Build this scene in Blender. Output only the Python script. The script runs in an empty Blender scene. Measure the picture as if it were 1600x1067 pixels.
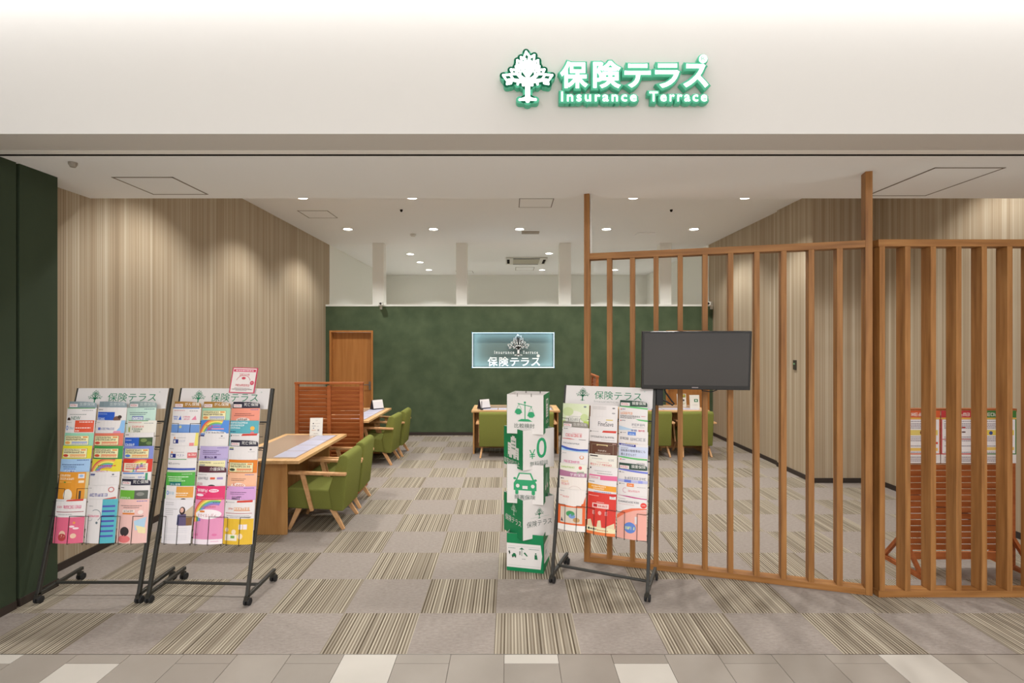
import bpy, bmesh, math, random
from mathutils import Matrix, Vector
R = math.radians
C = bpy.context.scene.collection
sc = bpy.context.scene

# ------------------------------------------------------------------ camera, world, light
cam = bpy.data.cameras.new('camera')
cam.sensor_width = 36.0
cam.lens = 18.36
cam.shift_x = 0.0019
cam.clip_start = 0.05
co = bpy.data.objects.new('camera', cam)
co.location = (0, 0, 1.79)
co.rotation_euler = (R(90), 0, 0)
C.objects.link(co)
sc.camera = co

sc.view_settings.view_transform = 'Standard'
sc.view_settings.look = 'None'
sc.view_settings.gamma = 1.0
sc.view_settings.use_curve_mapping = False
sc.view_settings.exposure = 0.15
sc.cycles.use_denoising = True
sc.cycles.max_bounces = 10
sc.cycles.diffuse_bounces = 6
sc.cycles.sample_clamp_indirect = 6.0

w = bpy.data.worlds.new('world')
sc.world = w
w.use_nodes = True
w.node_tree.nodes['Background'].inputs[0].default_value = (0.97, 0.985, 1.0, 1)
w.node_tree.nodes['Background'].inputs[1].default_value = 1.15

CEIL = 3.67      # interior ceiling
SOF = 2.99       # soffit / header underside
BACK = 9.97      # green partition


def area(name, loc, rot, sx, sy, power, col=(0.985, 0.99, 1.0)):
    l = bpy.data.lights.new(name, 'AREA')
    l.shape = 'RECTANGLE'; l.size = sx; l.size_y = sy; l.energy = power; l.color = col
    o = bpy.data.objects.new(name, l); o.location = loc; o.rotation_euler = rot
    C.objects.link(o)
    return o


def spot(name, loc, power, cone=118, blend=0.6, col=(0.99, 0.99, 0.965), rad=0.06):
    l = bpy.data.lights.new(name, 'SPOT')
    l.energy = power; l.spot_size = R(cone); l.spot_blend = blend; l.color = col; l.shadow_soft_size = rad
    o = bpy.data.objects.new(name, l); o.location = loc
    C.objects.link(o)
    return o


# unseen mall walkway lamps, set behind the camera to light the shop front; no housings
for lx in (-3.0, 0.6, 4.2):
    for ly in (-1.8, -5.0):
        area('mall_lamp_light', (lx, ly, 3.955), (0, 0, 0), 1.2, 1.2, 130)
# cove lamp washing down the shop front
area('cove_lamp_light', (0.6, 2.86, 4.06), (R(6), 0, 0), 12.0, 0.05, 70, (0.98, 0.99, 1.0))

# ------------------------------------------------------------------ materials
_m = {}


def lin(c):
    c = c / 255.0
    return c / 12.92 if c <= 0.04045 else ((c + 0.055) / 1.055) ** 2.4


def L(r, g, b):
    return (lin(r), lin(g), lin(b), 1)


def newmat(name):
    m = bpy.data.materials.new(name); m.use_nodes = True
    nt = m.node_tree
    return m, nt, nt.nodes['Principled BSDF']


def flat(name, rgb, rough=0.5, metal=0.0, spec=0.5, emit=None):
    k = name
    if k in _m: return _m[k]
    m, nt, b = newmat(name)
    b.inputs['Base Color'].default_value = rgb
    b.inputs['Roughness'].default_value = rough
    b.inputs['Metallic'].default_value = metal
    b.inputs['Specular IOR Level'].default_value = spec
    if emit:
        b.inputs['Emission Color'].default_value = rgb
        b.inputs['Emission Strength'].default_value = emit
    _m[k] = m
    return m


def ink(rgb):
    """printing ink / paper of one sRGB colour"""
    return flat('print_%d_%d_%d' % rgb, L(*rgb), 0.5, 0, 0.3)


def N(nt, t, **kw):
    n = nt.nodes.new(t)
    for k, v in kw.items(): setattr(n, k, v)
    return n


def ramp(nt, stops, interp='LINEAR'):
    r = N(nt, 'ShaderNodeValToRGB'); e = r.color_ramp.elements
    r.color_ramp.interpolation = interp
    e[0].position, e[0].color = stops[0]
    e[1].position, e[1].color = stops[-1]
    for p, c in stops[1:-1]:
        x = e.new(p); x.color = c
    return r


def math_(nt, op, a, b=None):
    n = N(nt, 'ShaderNodeMath', operation=op)
    for i, x in enumerate((a, b)):
        if x is None: continue
        if isinstance(x, (int, float)): n.inputs[i].default_value = x
        else: nt.links.new(x, n.inputs[i])
    return n.outputs[0]


def noise_mat(name, stops, scale=(1, 1, 1), nscale=5.0, detail=4.0, rough=0.5, spec=0.4, bump=0.0, bumpscale=60):
    if name in _m: return _m[name]
    m, nt, b = newmat(name)
    tc = N(nt, 'ShaderNodeTexCoord'); mp = N(nt, 'ShaderNodeMapping')
    mp.inputs['Scale'].default_value = scale
    nt.links.new(tc.outputs['Object'], mp.inputs[0])
    nz = N(nt, 'ShaderNodeTexNoise'); nz.inputs['Scale'].default_value = nscale; nz.inputs['Detail'].default_value = detail
    nt.links.new(mp.outputs[0], nz.inputs[0])
    r = ramp(nt, stops); nt.links.new(nz.outputs[0], r.inputs[0])
    nt.links.new(r.outputs[0], b.inputs['Base Color'])
    b.inputs['Roughness'].default_value = rough; b.inputs['Specular IOR Level'].default_value = spec
    if bump:
        n2 = N(nt, 'ShaderNodeTexNoise'); n2.inputs['Scale'].default_value = bumpscale
        nt.links.new(tc.outputs['Object'], n2.inputs[0])
        bp = N(nt, 'ShaderNodeBump'); bp.inputs['Strength'].default_value = bump; bp.inputs['Distance'].default_value = 0.004
        nt.links.new(n2.outputs[0], bp.inputs['Height']); nt.links.new(bp.outputs[0], b.inputs['Normal'])
    _m[name] = m
    return m


def wallpaper():
    """vertical wood-look streaks; the streak coordinate runs along the wall whichever way it faces"""
    m, nt, b = newmat('streaked_wallpaper')
    tc = N(nt, 'ShaderNodeTexCoord'); sp = N(nt, 'ShaderNodeSeparateXYZ'); nt.links.new(tc.outputs['Object'], sp.inputs[0])
    h = math_(nt, 'ADD', sp.outputs[0], sp.outputs[1])
    outs = []
    for sc_h, sc_z, det in ((18.0, 0.10, 3.0), (78.0, 0.25, 3.0)):
        cb = N(nt, 'ShaderNodeCombineXYZ')
        nt.links.new(math_(nt, 'MULTIPLY', h, sc_h), cb.inputs[0])
        nt.links.new(math_(nt, 'MULTIPLY', sp.outputs[2], sc_z), cb.inputs[2])
        nz = N(nt, 'ShaderNodeTexNoise'); nz.inputs['Scale'].default_value = 1.0; nz.inputs['Detail'].default_value = det
        nt.links.new(cb.outputs[0], nz.inputs[0]); outs.append(nz.outputs[0])
    v = math_(nt, 'ADD', math_(nt, 'MULTIPLY', outs[0], 0.45), math_(nt, 'MULTIPLY', outs[1], 0.55))
    r = ramp(nt, [(0.32, L(140, 121, 98)), (0.46, L(168, 149, 124)), (0.54, L(177, 161, 138)), (0.68, L(198, 186, 165))])
    nt.links.new(v, r.inputs[0]); nt.links.new(r.outputs[0], b.inputs['Base Color'])
    b.inputs['Roughness'].default_value = 0.6; b.inputs['Specular IOR Level'].default_value = 0.25
    return m


def carpet():
    m, nt, b = newmat('carpet_tiles')
    tc = N(nt, 'ShaderNodeTexCoord'); sp = N(nt, 'ShaderNodeSeparateXYZ'); nt.links.new(tc.outputs['Object'], sp.inputs[0])
    X, Y = sp.outputs[0], sp.outputs[1]
    u = math_(nt, 'FLOOR', math_(nt, 'DIVIDE', math_(nt, 'ADD', X, 0.093), 0.5))
    v = math_(nt, 'FLOOR', math_(nt, 'DIVIDE', math_(nt, 'SUBTRACT', Y, 3.441), 0.4925))
    par = math_(nt, 'FLOORED_MODULO', math_(nt, 'ADD', u, v), 2.0)      # 0 plain, 1 striped
    # stripes run away from the entrance
    sid = math_(nt, 'FLOOR', math_(nt, 'DIVIDE', X, 0.0098))
    wn = N(nt, 'ShaderNodeTexWhiteNoise', noise_dimensions='2D')
    cb = N(nt, 'ShaderNodeCombineXYZ')
    nt.links.new(sid, cb.inputs[0]); nt.links.new(math_(nt, 'MULTIPLY', v, 7.0), cb.inputs[1]); nt.links.new(cb.outputs[0], wn.inputs['Vector'])
    alt = math_(nt, 'MULTIPLY', math_(nt, 'FLOORED_MODULO', sid, 2.0), 0.50)
    val = math_(nt, 'ADD', math_(nt, 'MULTIPLY', wn.outputs['Value'], 0.50), alt)
    rs = ramp(nt, [(0.0, L(84, 73, 60)), (0.30, L(116, 104, 89)), (0.55, L(141, 131, 116)), (1.0, L(176, 166, 148))])
    nt.links.new(val, rs.inputs[0])
    nz = N(nt, 'ShaderNodeTexNoise'); nz.inputs['Scale'].default_value = 55.0; nz.inputs['Detail'].default_value = 6.0; nz.inputs['Roughness'].default_value = 0.75
    mp = N(nt, 'ShaderNodeMapping'); mp.inputs['Scale'].default_value = (0.5, 1.4, 1)
    nt.links.new(tc.outputs['Object'], mp.inputs[0]); nt.links.new(mp.outputs[0], nz.inputs[0])
    rp = ramp(nt, [(0.30, L(130, 120, 112)), (0.72, L(156, 146, 138))]); nt.links.new(nz.outputs[0], rp.inputs[0])
    mx = N(nt, 'ShaderNodeMix', data_type='RGBA')
    nt.links.new(par, mx.inputs[0]); nt.links.new(rp.outputs[0], mx.inputs[6]); nt.links.new(rs.outputs[0], mx.inputs[7])
    nt.links.new(mx.outputs[2], b.inputs['Base Color'])
    b.inputs['Roughness'].default_value = 0.95; b.inputs['Specular IOR Level'].default_value = 0.05
    n2 = N(nt, 'ShaderNodeTexNoise'); n2.inputs['Scale'].default_value = 400
    nt.links.new(tc.outputs['Object'], n2.inputs[0])
    bp = N(nt, 'ShaderNodeBump'); bp.inputs['Strength'].default_value = 0.35; bp.inputs['Distance'].default_value = 0.003
    nt.links.new(n2.outputs[0], bp.inputs['Height']); nt.links.new(bp.outputs[0], b.inputs['Normal'])
    return m


WALLP = wallpaper()
CARPET = carpet()
GREENW = noise_mat('green_plaster', [(0.3, L(68, 82, 60)), (0.7, L(86, 99, 74))], (1, 1, 1), 3.2, 8, 0.75, 0.15, 0.15, 25)
PILLAR = noise_mat('shaded_green_paint', [(0.3, L(54, 64, 48)), (0.7, L(61, 71, 54))], (1, 1, .2), 3, 3, 0.7, 0.15)  # green of the unlit entrance wall, its shade put into the darker colour
WHITEP = flat('white_paint', L(207, 203, 198), 0.85, 0, 0.15)
CEILM = flat('ceiling_paint', L(242, 243, 244), 0.9, 0, 0.1)
WHITEB = flat('white_plaster', L(236, 236, 230), 0.9, 0, 0.1)
SILVER = flat('white_metal', L(246, 244, 240), 0.45, 0.0)
DARK = flat('dark_slot', L(34, 29, 26), 0.9, 0, 0.05)
BASEB = flat('dark_brown_vinyl', L(50, 40, 34), 0.6)
FENCEW = noise_mat('lumber', [(0.25, L(120, 77, 37)), (0.55, L(153, 105, 57)), (0.8, L(167, 121, 70))], (14, 14, 0.9), 2.2, 6, 0.5, 0.3)
FENCEH = noise_mat('lumber_rail', [(0.25, L(120, 77, 37)), (0.55, L(153, 105, 57)), (0.8, L(167, 121, 70))], (0.9, 14, 14), 2.2, 6, 0.5, 0.3)
OAK = noise_mat('light_oak', [(0.3, L(196, 150, 98)), (0.7, L(224, 184, 134))], (9, 1.0, 9), 2.4, 6, 0.4, 0.35)
OAKV = noise_mat('light_oak_upright_shaded', [(0.3, L(174, 124, 72)), (0.7, L(196, 148, 92))], (9, 9, 0.9), 2.4, 6, 0.45, 0.3)  # desk panels: same oak as the top, shade put in by a darker tone
DOORW = noise_mat('orange_veneer', [(0.3, L(170, 110, 56)), (0.7, L(190, 130, 72))], (9, 9, 0.5), 2.0, 6, 0.45, 0.3)
REDW = noise_mat('red_brown_stain', [(0.3, L(142, 74, 34)), (0.7, L(174, 100, 54))], (1.2, 9, 9), 2.4, 6, 0.45, 0.3)
CHAIRF = noise_mat('olive_fabric', [(0.3, L(109, 112, 53)), (0.7, L(123, 126, 65))], (1, 1, 1), 260, 2, 0.9, 0.1, 0.25, 900)
CHAIRW = noise_mat('beech', [(0.3, L(190, 140, 92)), (0.7, L(214, 168, 122))], (9, 1, 9), 2.4, 5, 0.45, 0.3)
BLACKM = flat('black_metal', L(52, 50, 45), 0.42, 0.2)
WIREM = flat('black_wire', L(46, 42, 38), 0.4, 0.3)
RUBBER = flat('black_rubber', L(24, 23, 24), 0.7)
PLASTIC = flat('white_plastic', L(214, 212, 204), 0.5)
PAPER = ink((232, 226, 224))
EMERALD = ink((22, 128, 78))
CARDW = ink((226, 218, 214))
STEEL = flat('steel', L(150, 146, 140), 0.3, 0.9)
LAMP = flat('lamp_glow', (1, 0.96, 0.88, 1), 0.5, emit=14.0)
SIGNW = flat('sign_face_glow', (0.93, 1.0, 0.97, 1), 0.5, emit=1.6)
LED = flat('led_strip_glow', (0.62, 0.84, 1.0, 1), 0.5, emit=2.2)
SIGNG = flat('sign_green', L(66, 158, 124), 0.4, 0, 0.4, emit=0.22)
SCREEN = flat('screen_glass', L(30, 26, 27), 0.16, 0, 0.75)
BEZEL = flat('glossy_black', L(22, 20, 20), 0.3)
STONE = [noise_mat('stone_tile', [(0.3, L(140, 131, 121)), (0.7, L(147, 138, 128))], (1, 1, 1), 3, 5, 0.45, 0.3),
         noise_mat('stone_tile_pale', [(0.3, L(178, 171, 161)), (0.7, L(184, 177, 167))], (1, 1, 1), 3, 5, 0.45, 0.3),
         noise_mat('stone_tile_warm', [(0.3, L(135, 126, 116)), (0.7, L(142, 133, 123))], (1, 1, 1), 3, 5, 0.45, 0.3)]
GROUT = flat('grout', L(104, 94, 84), 0.9)


def matte_mat():
    m, nt, b = newmat('clear_desk_mat')
    b.inputs['Base Color'].default_value = L(168, 144, 124); b.inputs['Roughness'].default_value = 0.25
    return m


DESKMAT = matte_mat()


def acrylic():
    m, nt, b = newmat('clear_acrylic')
    b.inputs['Base Color'].default_value = (0.95, 0.97, 0.97, 1); b.inputs['Roughness'].default_value = 0.05
    b.inputs['Transmission Weight'].default_value = 0.9; b.inputs['Alpha'].default_value = 0.35
    return m


ACRYL = acrylic()

# ------------------------------------------------------------------ mesh helpers


class MB:
    """collects pieces and links them as ONE mesh object"""

    def __init__(self): self.v, self.f, self.m, self.mats = [], [], [], []

    def mi(self, mat):
        if mat not in self.mats: self.mats.append(mat)
        return self.mats.index(mat)

    def add(self, vs, fs, mat, M=None):
        o = len(self.v)
        self.v += [tuple(M @ Vector(p)) if M else tuple(p) for p in vs]
        k = self.mi(mat)
        for f in fs: self.f.append(tuple(i + o for i in f)); self.m.append(k)
        return self

    def box(self, x0, x1, y0, y1, z0, z1, mat, M=None):
        vs = [(x, y, z) for x in (x0, x1) for y in (y0, y1) for z in (z0, z1)]
        fs = [(0, 1, 3, 2), (4, 6, 7, 5), (0, 4, 5, 1), (2, 3, 7, 6), (0, 2, 6, 4), (1, 5, 7, 3)]
        return self.add(vs, fs, mat, M)

    def prism(self, poly, axis, lo, hi, mat, M=None):
        n = len(poly)
        mk = {'x': lambda a, b, c: (c, a, b), 'y': lambda a, b, c: (a, c, b), 'z': lambda a, b, c: (a, b, c)}[axis]
        vs = [mk(a, b, lo) for a, b in poly] + [mk(a, b, hi) for a, b in poly]
        fs = [tuple(range(n)), tuple(range(2 * n - 1, n - 1, -1))] + [(i, (i + 1) % n, n + (i + 1) % n, n + i) for i in range(n)]
        return self.add(vs, fs, mat, M)

    def tube(self, pts, r, mat, n=8, M=None):
        pts = [Vector(p) for p in pts]
        rs = r if isinstance(r, (list, tuple)) else [r] * len(pts)
        vs, fs = [], []
        up = None
        for i, p in enumerate(pts):
            if i == 0: t = pts[1] - p
            elif i == len(pts) - 1: t = p - pts[i - 1]
            else: t = (pts[i + 1] - p).normalized() + (p - pts[i - 1]).normalized()
            t.normalize()
            if up is None:
                up = Vector((0, 0, 1)) if abs(t.z) < 0.9 else Vector((0, 1, 0))
            a = t.cross(up).normalized(); bb = a.cross(t).normalized(); up = bb
            for k in range(n):
                ang = 2 * math.pi * k / n
                vs.append(p + (a * math.cos(ang) + bb * math.sin(ang)) * rs[i])
        for i in range(len(pts) - 1):
            for k in range(n):
                fs.append((i * n + k, i * n + (k + 1) % n, (i + 1) * n + (k + 1) % n, (i + 1) * n + k))
        fs.append(tuple(range(n - 1, -1, -1))); fs.append(tuple((len(pts) - 1) * n + k for k in range(n)))
        return self.add(vs, fs, mat, M)

    def bar(self, p0, p1, w0, d0, w1, d1, mat, side=(1, 0, 0), M=None):
        """rectangular, tapering bar between two points"""
        p0, p1 = Vector(p0), Vector(p1); t = (p1 - p0).normalized()
        s = Vector(side); s = (s - t * s.dot(t)).normalized(); q = t.cross(s)
        vs = []
        for p, ww, dd in ((p0, w0, d0), (p1, w1, d1)):
            vs += [p + s * (a * ww / 2) + q * (b * dd / 2) for a, b in ((-1, -1), (1, -1), (1, 1), (-1, 1))]
        fs = [(3, 2, 1, 0), (4, 5, 6, 7)] + [(i, (i + 1) % 4, 4 + (i + 1) % 4, 4 + i) for i in range(4)]
        return self.add(vs, fs, mat, M)

    def lathe(self, prof, mat, n=20, M=None):
        vs, fs = [], []
        for r, z in prof:
            for k in range(n):
                a = 2 * math.pi * k / n; vs.append((r * math.cos(a), r * math.sin(a), z))
        for i in range(len(prof) - 1):
            for k in range(n): fs.append((i * n + k, i * n + (k + 1) % n, (i + 1) * n + (k + 1) % n, (i + 1) * n + k))
        fs.append(tuple(range(n - 1, -1, -1))); fs.append(tuple((len(prof) - 1) * n + k for k in range(n)))
        return self.add(vs, fs, mat, M)

    def polys(self, polys, mat, fn):
        for p in polys: self.add([fn(a, b) for a, b in p], [tuple(range(len(p)))], mat)
        return self

    def tris(self, vs, fs, mat, fn):
        return self.add([fn(a, b) for a, b in vs], fs, mat)

    def build(self, name, parent=None, bevel=0.0, smooth=False, seg=2, fix=True):
        me = bpy.data.meshes.new(name); me.from_pydata(self.v, [], self.f)
        for m in self.mats: me.materials.append(m)
        me.polygons.foreach_set('material_index', self.m)
        if fix:
            bm = bmesh.new(); bm.from_mesh(me); bmesh.ops.recalc_face_normals(bm, faces=bm.faces); bm.to_mesh(me); bm.free()
        if smooth: me.polygons.foreach_set('use_smooth', [True] * len(me.polygons))
        o = bpy.data.objects.new(name, me); C.objects.link(o)
        if parent: o.parent = parent
        if bevel:
            b = o.modifiers.new('bevel', 'BEVEL'); b.width = bevel; b.segments = seg; b.limit_method = 'ANGLE'; b.angle_limit = R(40)
            if seg > 2:
                me.polygons.foreach_set('use_smooth', [True] * len(me.polygons))
        me.update()
        return o


def tag(o, label=None, cat=None, group=None, kind=None):
    if label: o['label'] = label
    if cat: o['category'] = cat
    if group: o['group'] = group
    if kind: o['kind'] = kind
    return o


def thing(name, label, cat, loc=(0, 0, 0), rz=0, group=None):
    o = bpy.data.objects.new(name, None); C.objects.link(o)
    o.empty_display_size = 0.1
    o.location = loc; o.rotation_euler = (0, 0, rz)
    return tag(o, label, cat, group)


def struct(name, mb, parent=None, **kw):
    o = mb.build(name, parent, **kw)
    if not parent: o['kind'] = 'structure'
    return o


def copy_tree(o, parent=None):
    c = o.copy(); C.objects.link(c)
    if parent: c.parent = parent
    for ch in list(o.children): copy_tree(ch, c)
    return c


# text as flat outlines from Blender's built-in font
_t = {}


def text2d(body, off=0.0):
    k = (body, off)
    if k in _t: return _t[k]
    cu = bpy.data.curves.new('t', 'FONT'); cu.body = body; cu.resolution_u = 4; cu.offset = off
    ob = bpy.data.objects.new('t', cu); C.objects.link(ob)
    dg = bpy.context.evaluated_depsgraph_get(); dg.update()
    me = bpy.data.meshes.new_from_object(ob.evaluated_get(dg))
    vs = [(v.co.x, v.co.y) for v in me.vertices]; fs = [tuple(p.vertices) for p in me.polygons]
    bpy.data.objects.remove(ob); bpy.data.curves.remove(cu); bpy.data.meshes.remove(me)
    xs = [a for a, b in vs]; ys = [b for a, b in vs]
    _t[k] = (vs, fs, min(xs), max(xs), min(ys), max(ys))
    return _t[k]


def text_box(mb, body, x0, y0, x1, y1, mat, fn, off=0.0):
    """text stretched into the box x0..x1, y0 (top) .. y1 (bottom) of the surface fn"""
    vs, fs, a0, a1, b0, b1 = text2d(body, off)
    q = [(x0 + (a - a0) / (a1 - a0) * (x1 - x0), y1 + (b - b0) / (b1 - b0) * (y0 - y1)) for a, b in vs]
    mb.tris(q, fs, mat, fn)


def solid_text(body, off, ext, bev, size, space=1.0):
    """text with thickness, as raw vertices centred on its own bounding box"""
    cu = bpy.data.curves.new('t', 'FONT'); cu.body = body; cu.size = size; cu.resolution_u = 3
    cu.space_character = space; cu.offset = off; cu.extrude = ext; cu.bevel_depth = bev; cu.bevel_resolution = 2
    ob = bpy.data.objects.new('t', cu); C.objects.link(ob)
    dg = bpy.context.evaluated_depsgraph_get(); dg.update()
    me = bpy.data.meshes.new_from_object(ob.evaluated_get(dg))
    vs = [tuple(v.co) for v in me.vertices]; fs = [tuple(p.vertices) for p in me.polygons]
    bpy.data.objects.remove(ob); bpy.data.curves.remove(cu); bpy.data.meshes.remove(me)
    return vs, fs


# the tree emblem: tapered strokes (x, y, r) in units of its height, base at y=0
def tree_strokes():
    S = []

    def px(x, y): return ((x - 490) / 805.0, (930 - y) / 805.0)

    def st(pts, r0, r1=None):
        r1 = r1 if r1 is not None else r0
        P = [px(*p) for p in pts]; n = len(P) - 1
        for i in range(n):
            S.append((P[i], P[i + 1], r0 + (r1 - r0) * i / n, r0 + (r1 - r0) * (i + 1) / n))

    def leaf(c, d, ln, wd, r=0.010):
        # outlined diamond leaf
        cx, cy = c; dx, dy = math.cos(d), -math.sin(d)
        q = [(cx, cy), (cx + dx * ln * .5 - dy * wd, cy + dy * ln * .5 + dx * wd), (cx + dx * ln, cy + dy * ln), (cx + dx * ln * .5 + dy * wd, cy + dy * ln * .5 - dx * wd), (cx, cy)]
        st(q, r)
    st([(490, 925), (490, 620)], 0.040, 0.040)
    st([(490, 640), (490, 420)], 0.045, 0.022)
    for s in (-1, 1):
        X = lambda x: 490 + s * x
        A = lambda deg: R(deg) if s > 0 else R(180 - deg)
        st([(X(8), 880), (X(60), 905), (X(135), 914)], 0.026, 0.012)
        st([(X(0), 680), (X(80), 610), (X(240), 590)], 0.042, 0.018)
        leaf((X(225), 592), A(24), 200, 58)
        leaf((X(255), 575), A(-42), 120, 36)
        st([(X(150), 600), (X(165), 655)], 0.02, 0.016)
        st([(X(60), 630), (X(75), 670)], 0.024, 0.018)
        st([(X(0), 620), (X(110), 545), (X(190), 470)], 0.036, 0.014)
        leaf((X(170), 490), A(34), 130, 42)
        leaf((X(130), 530), A(72), 130, 34)
        st([(X(0), 520), (X(80), 420), (X(130), 340)], 0.028, 0.013)
        leaf((X(120), 360), A(62), 110, 36)
        leaf((X(75), 420), A(96), 120, 30)
        leaf((X(105), 390), A(14), 95, 32)
        leaf((X(20), 400), A(78), 130, 36)
    st([(490, 450), (490, 300)], 0.026, 0.014)
    leaf((490, 310), R(98), 190, 52)
    leaf((505, 330), R(58), 180, 48)
    leaf((470, 330), R(128), 150, 40)
    return S


STROKES = tree_strokes()


def stroke_poly(s, grow=0.0, n=5):
    (x0, y0), (x1, y1), r0, r1 = s
    a = math.atan2(y1 - y0, x1 - x0); P = []
    for i in range(n + 1):
        t = a + math.pi / 2 + math.pi * i / n; P.append((x0 + (r0 + grow) * math.cos(t), y0 + (r0 + grow) * math.sin(t)))
    for i in range(n + 1):
        t = a - math.pi / 2 + math.pi * i / n; P.append((x1 + (r1 + grow) * math.cos(t), y1 + (r1 + grow) * math.sin(t)))
    return P


def tree_flat(mb, cx, base, h, mat, fn, down=True, n=3):
    """emblem printed on a surface; down: the surface's second coordinate grows downwards"""
    k = -1 if down else 1
    mb.polys([[(cx + x * h, base + k * y * h) for x, y in stroke_poly(s, 0, n)] for s in STROKES], mat, fn)


def clip(poly, lo, hi, ax):
    for lim, keep in ((lo, lambda q: q >= lo), (hi, lambda q: q <= hi)):
        out = []
        for i in range(len(poly)):
            a, b = poly[i - 1], poly[i]
            ka, kb = keep(a[ax]), keep(b[ax])
            if ka != kb:
                t = (lim - a[ax]) / (b[ax] - a[ax]); out.append(tuple(a[j] + t * (b[j] - a[j]) for j in (0, 1)))
            if kb: out.append(b)
        poly = out
        if len(poly) < 3: return []
    return poly


def art(mb, ops, fn, strips, vmax, seed=0):
    """printed matter: units are percent of the width, second coordinate from the top down"""
    rnd = random.Random(seed)

    def put(poly, mat, lay):
        poly = clip(poly, 0, vmax, 1)
        if not poly: return
        for i in range(len(strips) - 1):
            q = clip(poly, strips[i], strips[i + 1], 0)
            if len(q) >= 3: mb.add([fn(a, b, lay) for a, b in q], [tuple(range(len(q)))], mat)
    for lay, op in enumerate(ops):
        k = op[0]; col = ink(op[-1])
        if k == 'r':
            x0, y0, x1, y1 = op[1:5]; put([(x0, y0), (x1, y0), (x1, y1), (x0, y1)], col, lay)
        elif k == 'p': put(list(op[1]), col, lay)
        elif k == 'c':
            cx, cy, rx, ry = op[1:5]; put([(cx + rx * math.cos(R(a)), cy + ry * math.sin(R(a))) for a in range(0, 360, 18)], col, lay)
        elif k == 'arc':
            cx, cy, r0, r1, a0, a1 = op[1:7]; n = 14
            for i in range(n):
                t0, t1 = R(a0 + (a1 - a0) * i / n), R(a0 + (a1 - a0) * (i + 1) / n)
                put([(cx + r * math.cos(t), cy - r * math.sin(t)) for r, t in ((r0, t0), (r1, t0), (r1, t1), (r0, t1))], col, lay)
        elif k == 't':
            x0, y0, x1, y1, body = op[1:6]; text_box(mb, body, x0, y0, x1, y1, col, lambda a, b: fn(a, b, lay))
        elif k == 'l':       # a line of print too small to read
            x0, y, x1, h = op[1:5]; x = x0
            while x < x1:
                wd = min(rnd.uniform(1.0, 2.6) * h, x1 - x); put([(x, y), (x + wd, y), (x + wd, y + h), (x, y + h)], col, lay); x += wd + h * 0.5
        elif k == 'w':       # blurred lettering: strokes only
            x0, y0, x1, y1 = op[1:5]; h = y1 - y0; n = max(1, int((x1 - x0) / (h * 0.95))); cw = (x1 - x0) / n; b = h * 0.15
            for i in range(n):
                a = x0 + i * cw; e = a + cw * 0.84
                for kk in rnd.sample(range(6), 4):
                    q = [(a, y0, e, y0 + b), (a, y1 - b, e, y1), (a, y0 + h * .45, e, y0 + h * .45 + b), (a, y0, a + b, y1), (e - b, y0, e, y1), ((a + e) / 2 - b / 2, y0, (a + e) / 2 + b / 2, y1)][kk]
                    put([(q[0], q[1]), (q[2], q[1]), (q[2], q[3]), (q[0], q[3])], col, lay)
        elif k == 'tree':
            cx, base, h = op[1:4]
            tree_flat(mb, cx, base, h, col, lambda a, b: fn(a, b, lay))


# ------------------------------------------------------------------ the setting
YF = 2.99       # where the carpet starts
XL, XR = -3.52, 3.87
f = MB(); f.add([(-3.9, YF, 0), (4.9, YF, 0), (4.9, 15.2, 0), (-3.9, 15.2, 0)], [(0, 1, 2, 3)], CARPET)
struct('floor', f, fix=False)

# stone tiles of the mall walkway: columns of 0.305 m, staggered joints
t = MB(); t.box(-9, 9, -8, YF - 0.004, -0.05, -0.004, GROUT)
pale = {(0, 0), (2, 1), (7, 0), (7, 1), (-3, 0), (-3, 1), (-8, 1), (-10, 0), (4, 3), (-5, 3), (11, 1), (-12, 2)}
rt = random.Random(4)
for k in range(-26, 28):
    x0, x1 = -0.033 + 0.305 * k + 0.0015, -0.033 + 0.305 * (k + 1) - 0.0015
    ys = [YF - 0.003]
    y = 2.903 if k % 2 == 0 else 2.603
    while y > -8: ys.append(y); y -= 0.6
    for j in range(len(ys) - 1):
        mt = STONE[1] if ((k, j) in pale or (j > 2 and rt.random() < 0.9)) else STONE[0 if rt.random() < 0.6 else 2]  # unseen tiles past the front rows made pale to bounce light onto the soffit
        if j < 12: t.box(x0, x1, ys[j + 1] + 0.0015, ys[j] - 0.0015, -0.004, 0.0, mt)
    if len(ys) > 13: t.box(x0, x1, -8, ys[12] - 0.0015, -0.004, 0.0, STONE[1])  # unseen rest of the walkway, all pale for the same bounce
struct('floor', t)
tr = MB(); tr.box(-4.2, 4.9, YF - 0.004, YF + 0.0, -0.004, 0.001, STEEL); struct('trim_1', tr)

# side walls
b = MB(); b.box(XL - 0.12, XL, 3.75, 15.0, 0, CEIL + 0.1, WALLP); struct('wall_left', b)
b = MB(); b.box(XL, XL + 0.012, 3.83, BACK, 0, 0.06, BASEB); struct('baseboard_left', b)
g = MB()
g.box(-3.52, -3.31, 3.525, 3.82, 0.055, SOF, PILLAR); g.box(-3.52, -3.31, 2.0, 3.50, 0.055, SOF, PILLAR)
g.box(-3.52, -3.335, 3.50, 3.525, 0.0, SOF, DARK)
struct('wall_entrance', g)
g = MB(); g.box(-3.52, -3.305, 3.525, 3.825, 0, 0.055, BASEB); g.box(-3.52, -3.305, 2.0, 3.50, 0, 0.055, BASEB); struct('baseboard_entrance', g)
b = MB()
b.box(XR, XR + 0.15, 7.5, 15.0, 0, CEIL + 0.1, WALLP)
b.box(XR - 0.035, XR + 0.15, 6.62, 7.5, 0, CEIL + 0.1, WALLP)
b.box(XR + 0.15, 4.62, 6.62, 6.8, 0, CEIL + 0.1, WALLP)
b.box(4.62, 4.8, 2.9, 6.8, 0, CEIL + 0.1, WALLP)
struct('wall_right', b)
b = MB()
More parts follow.
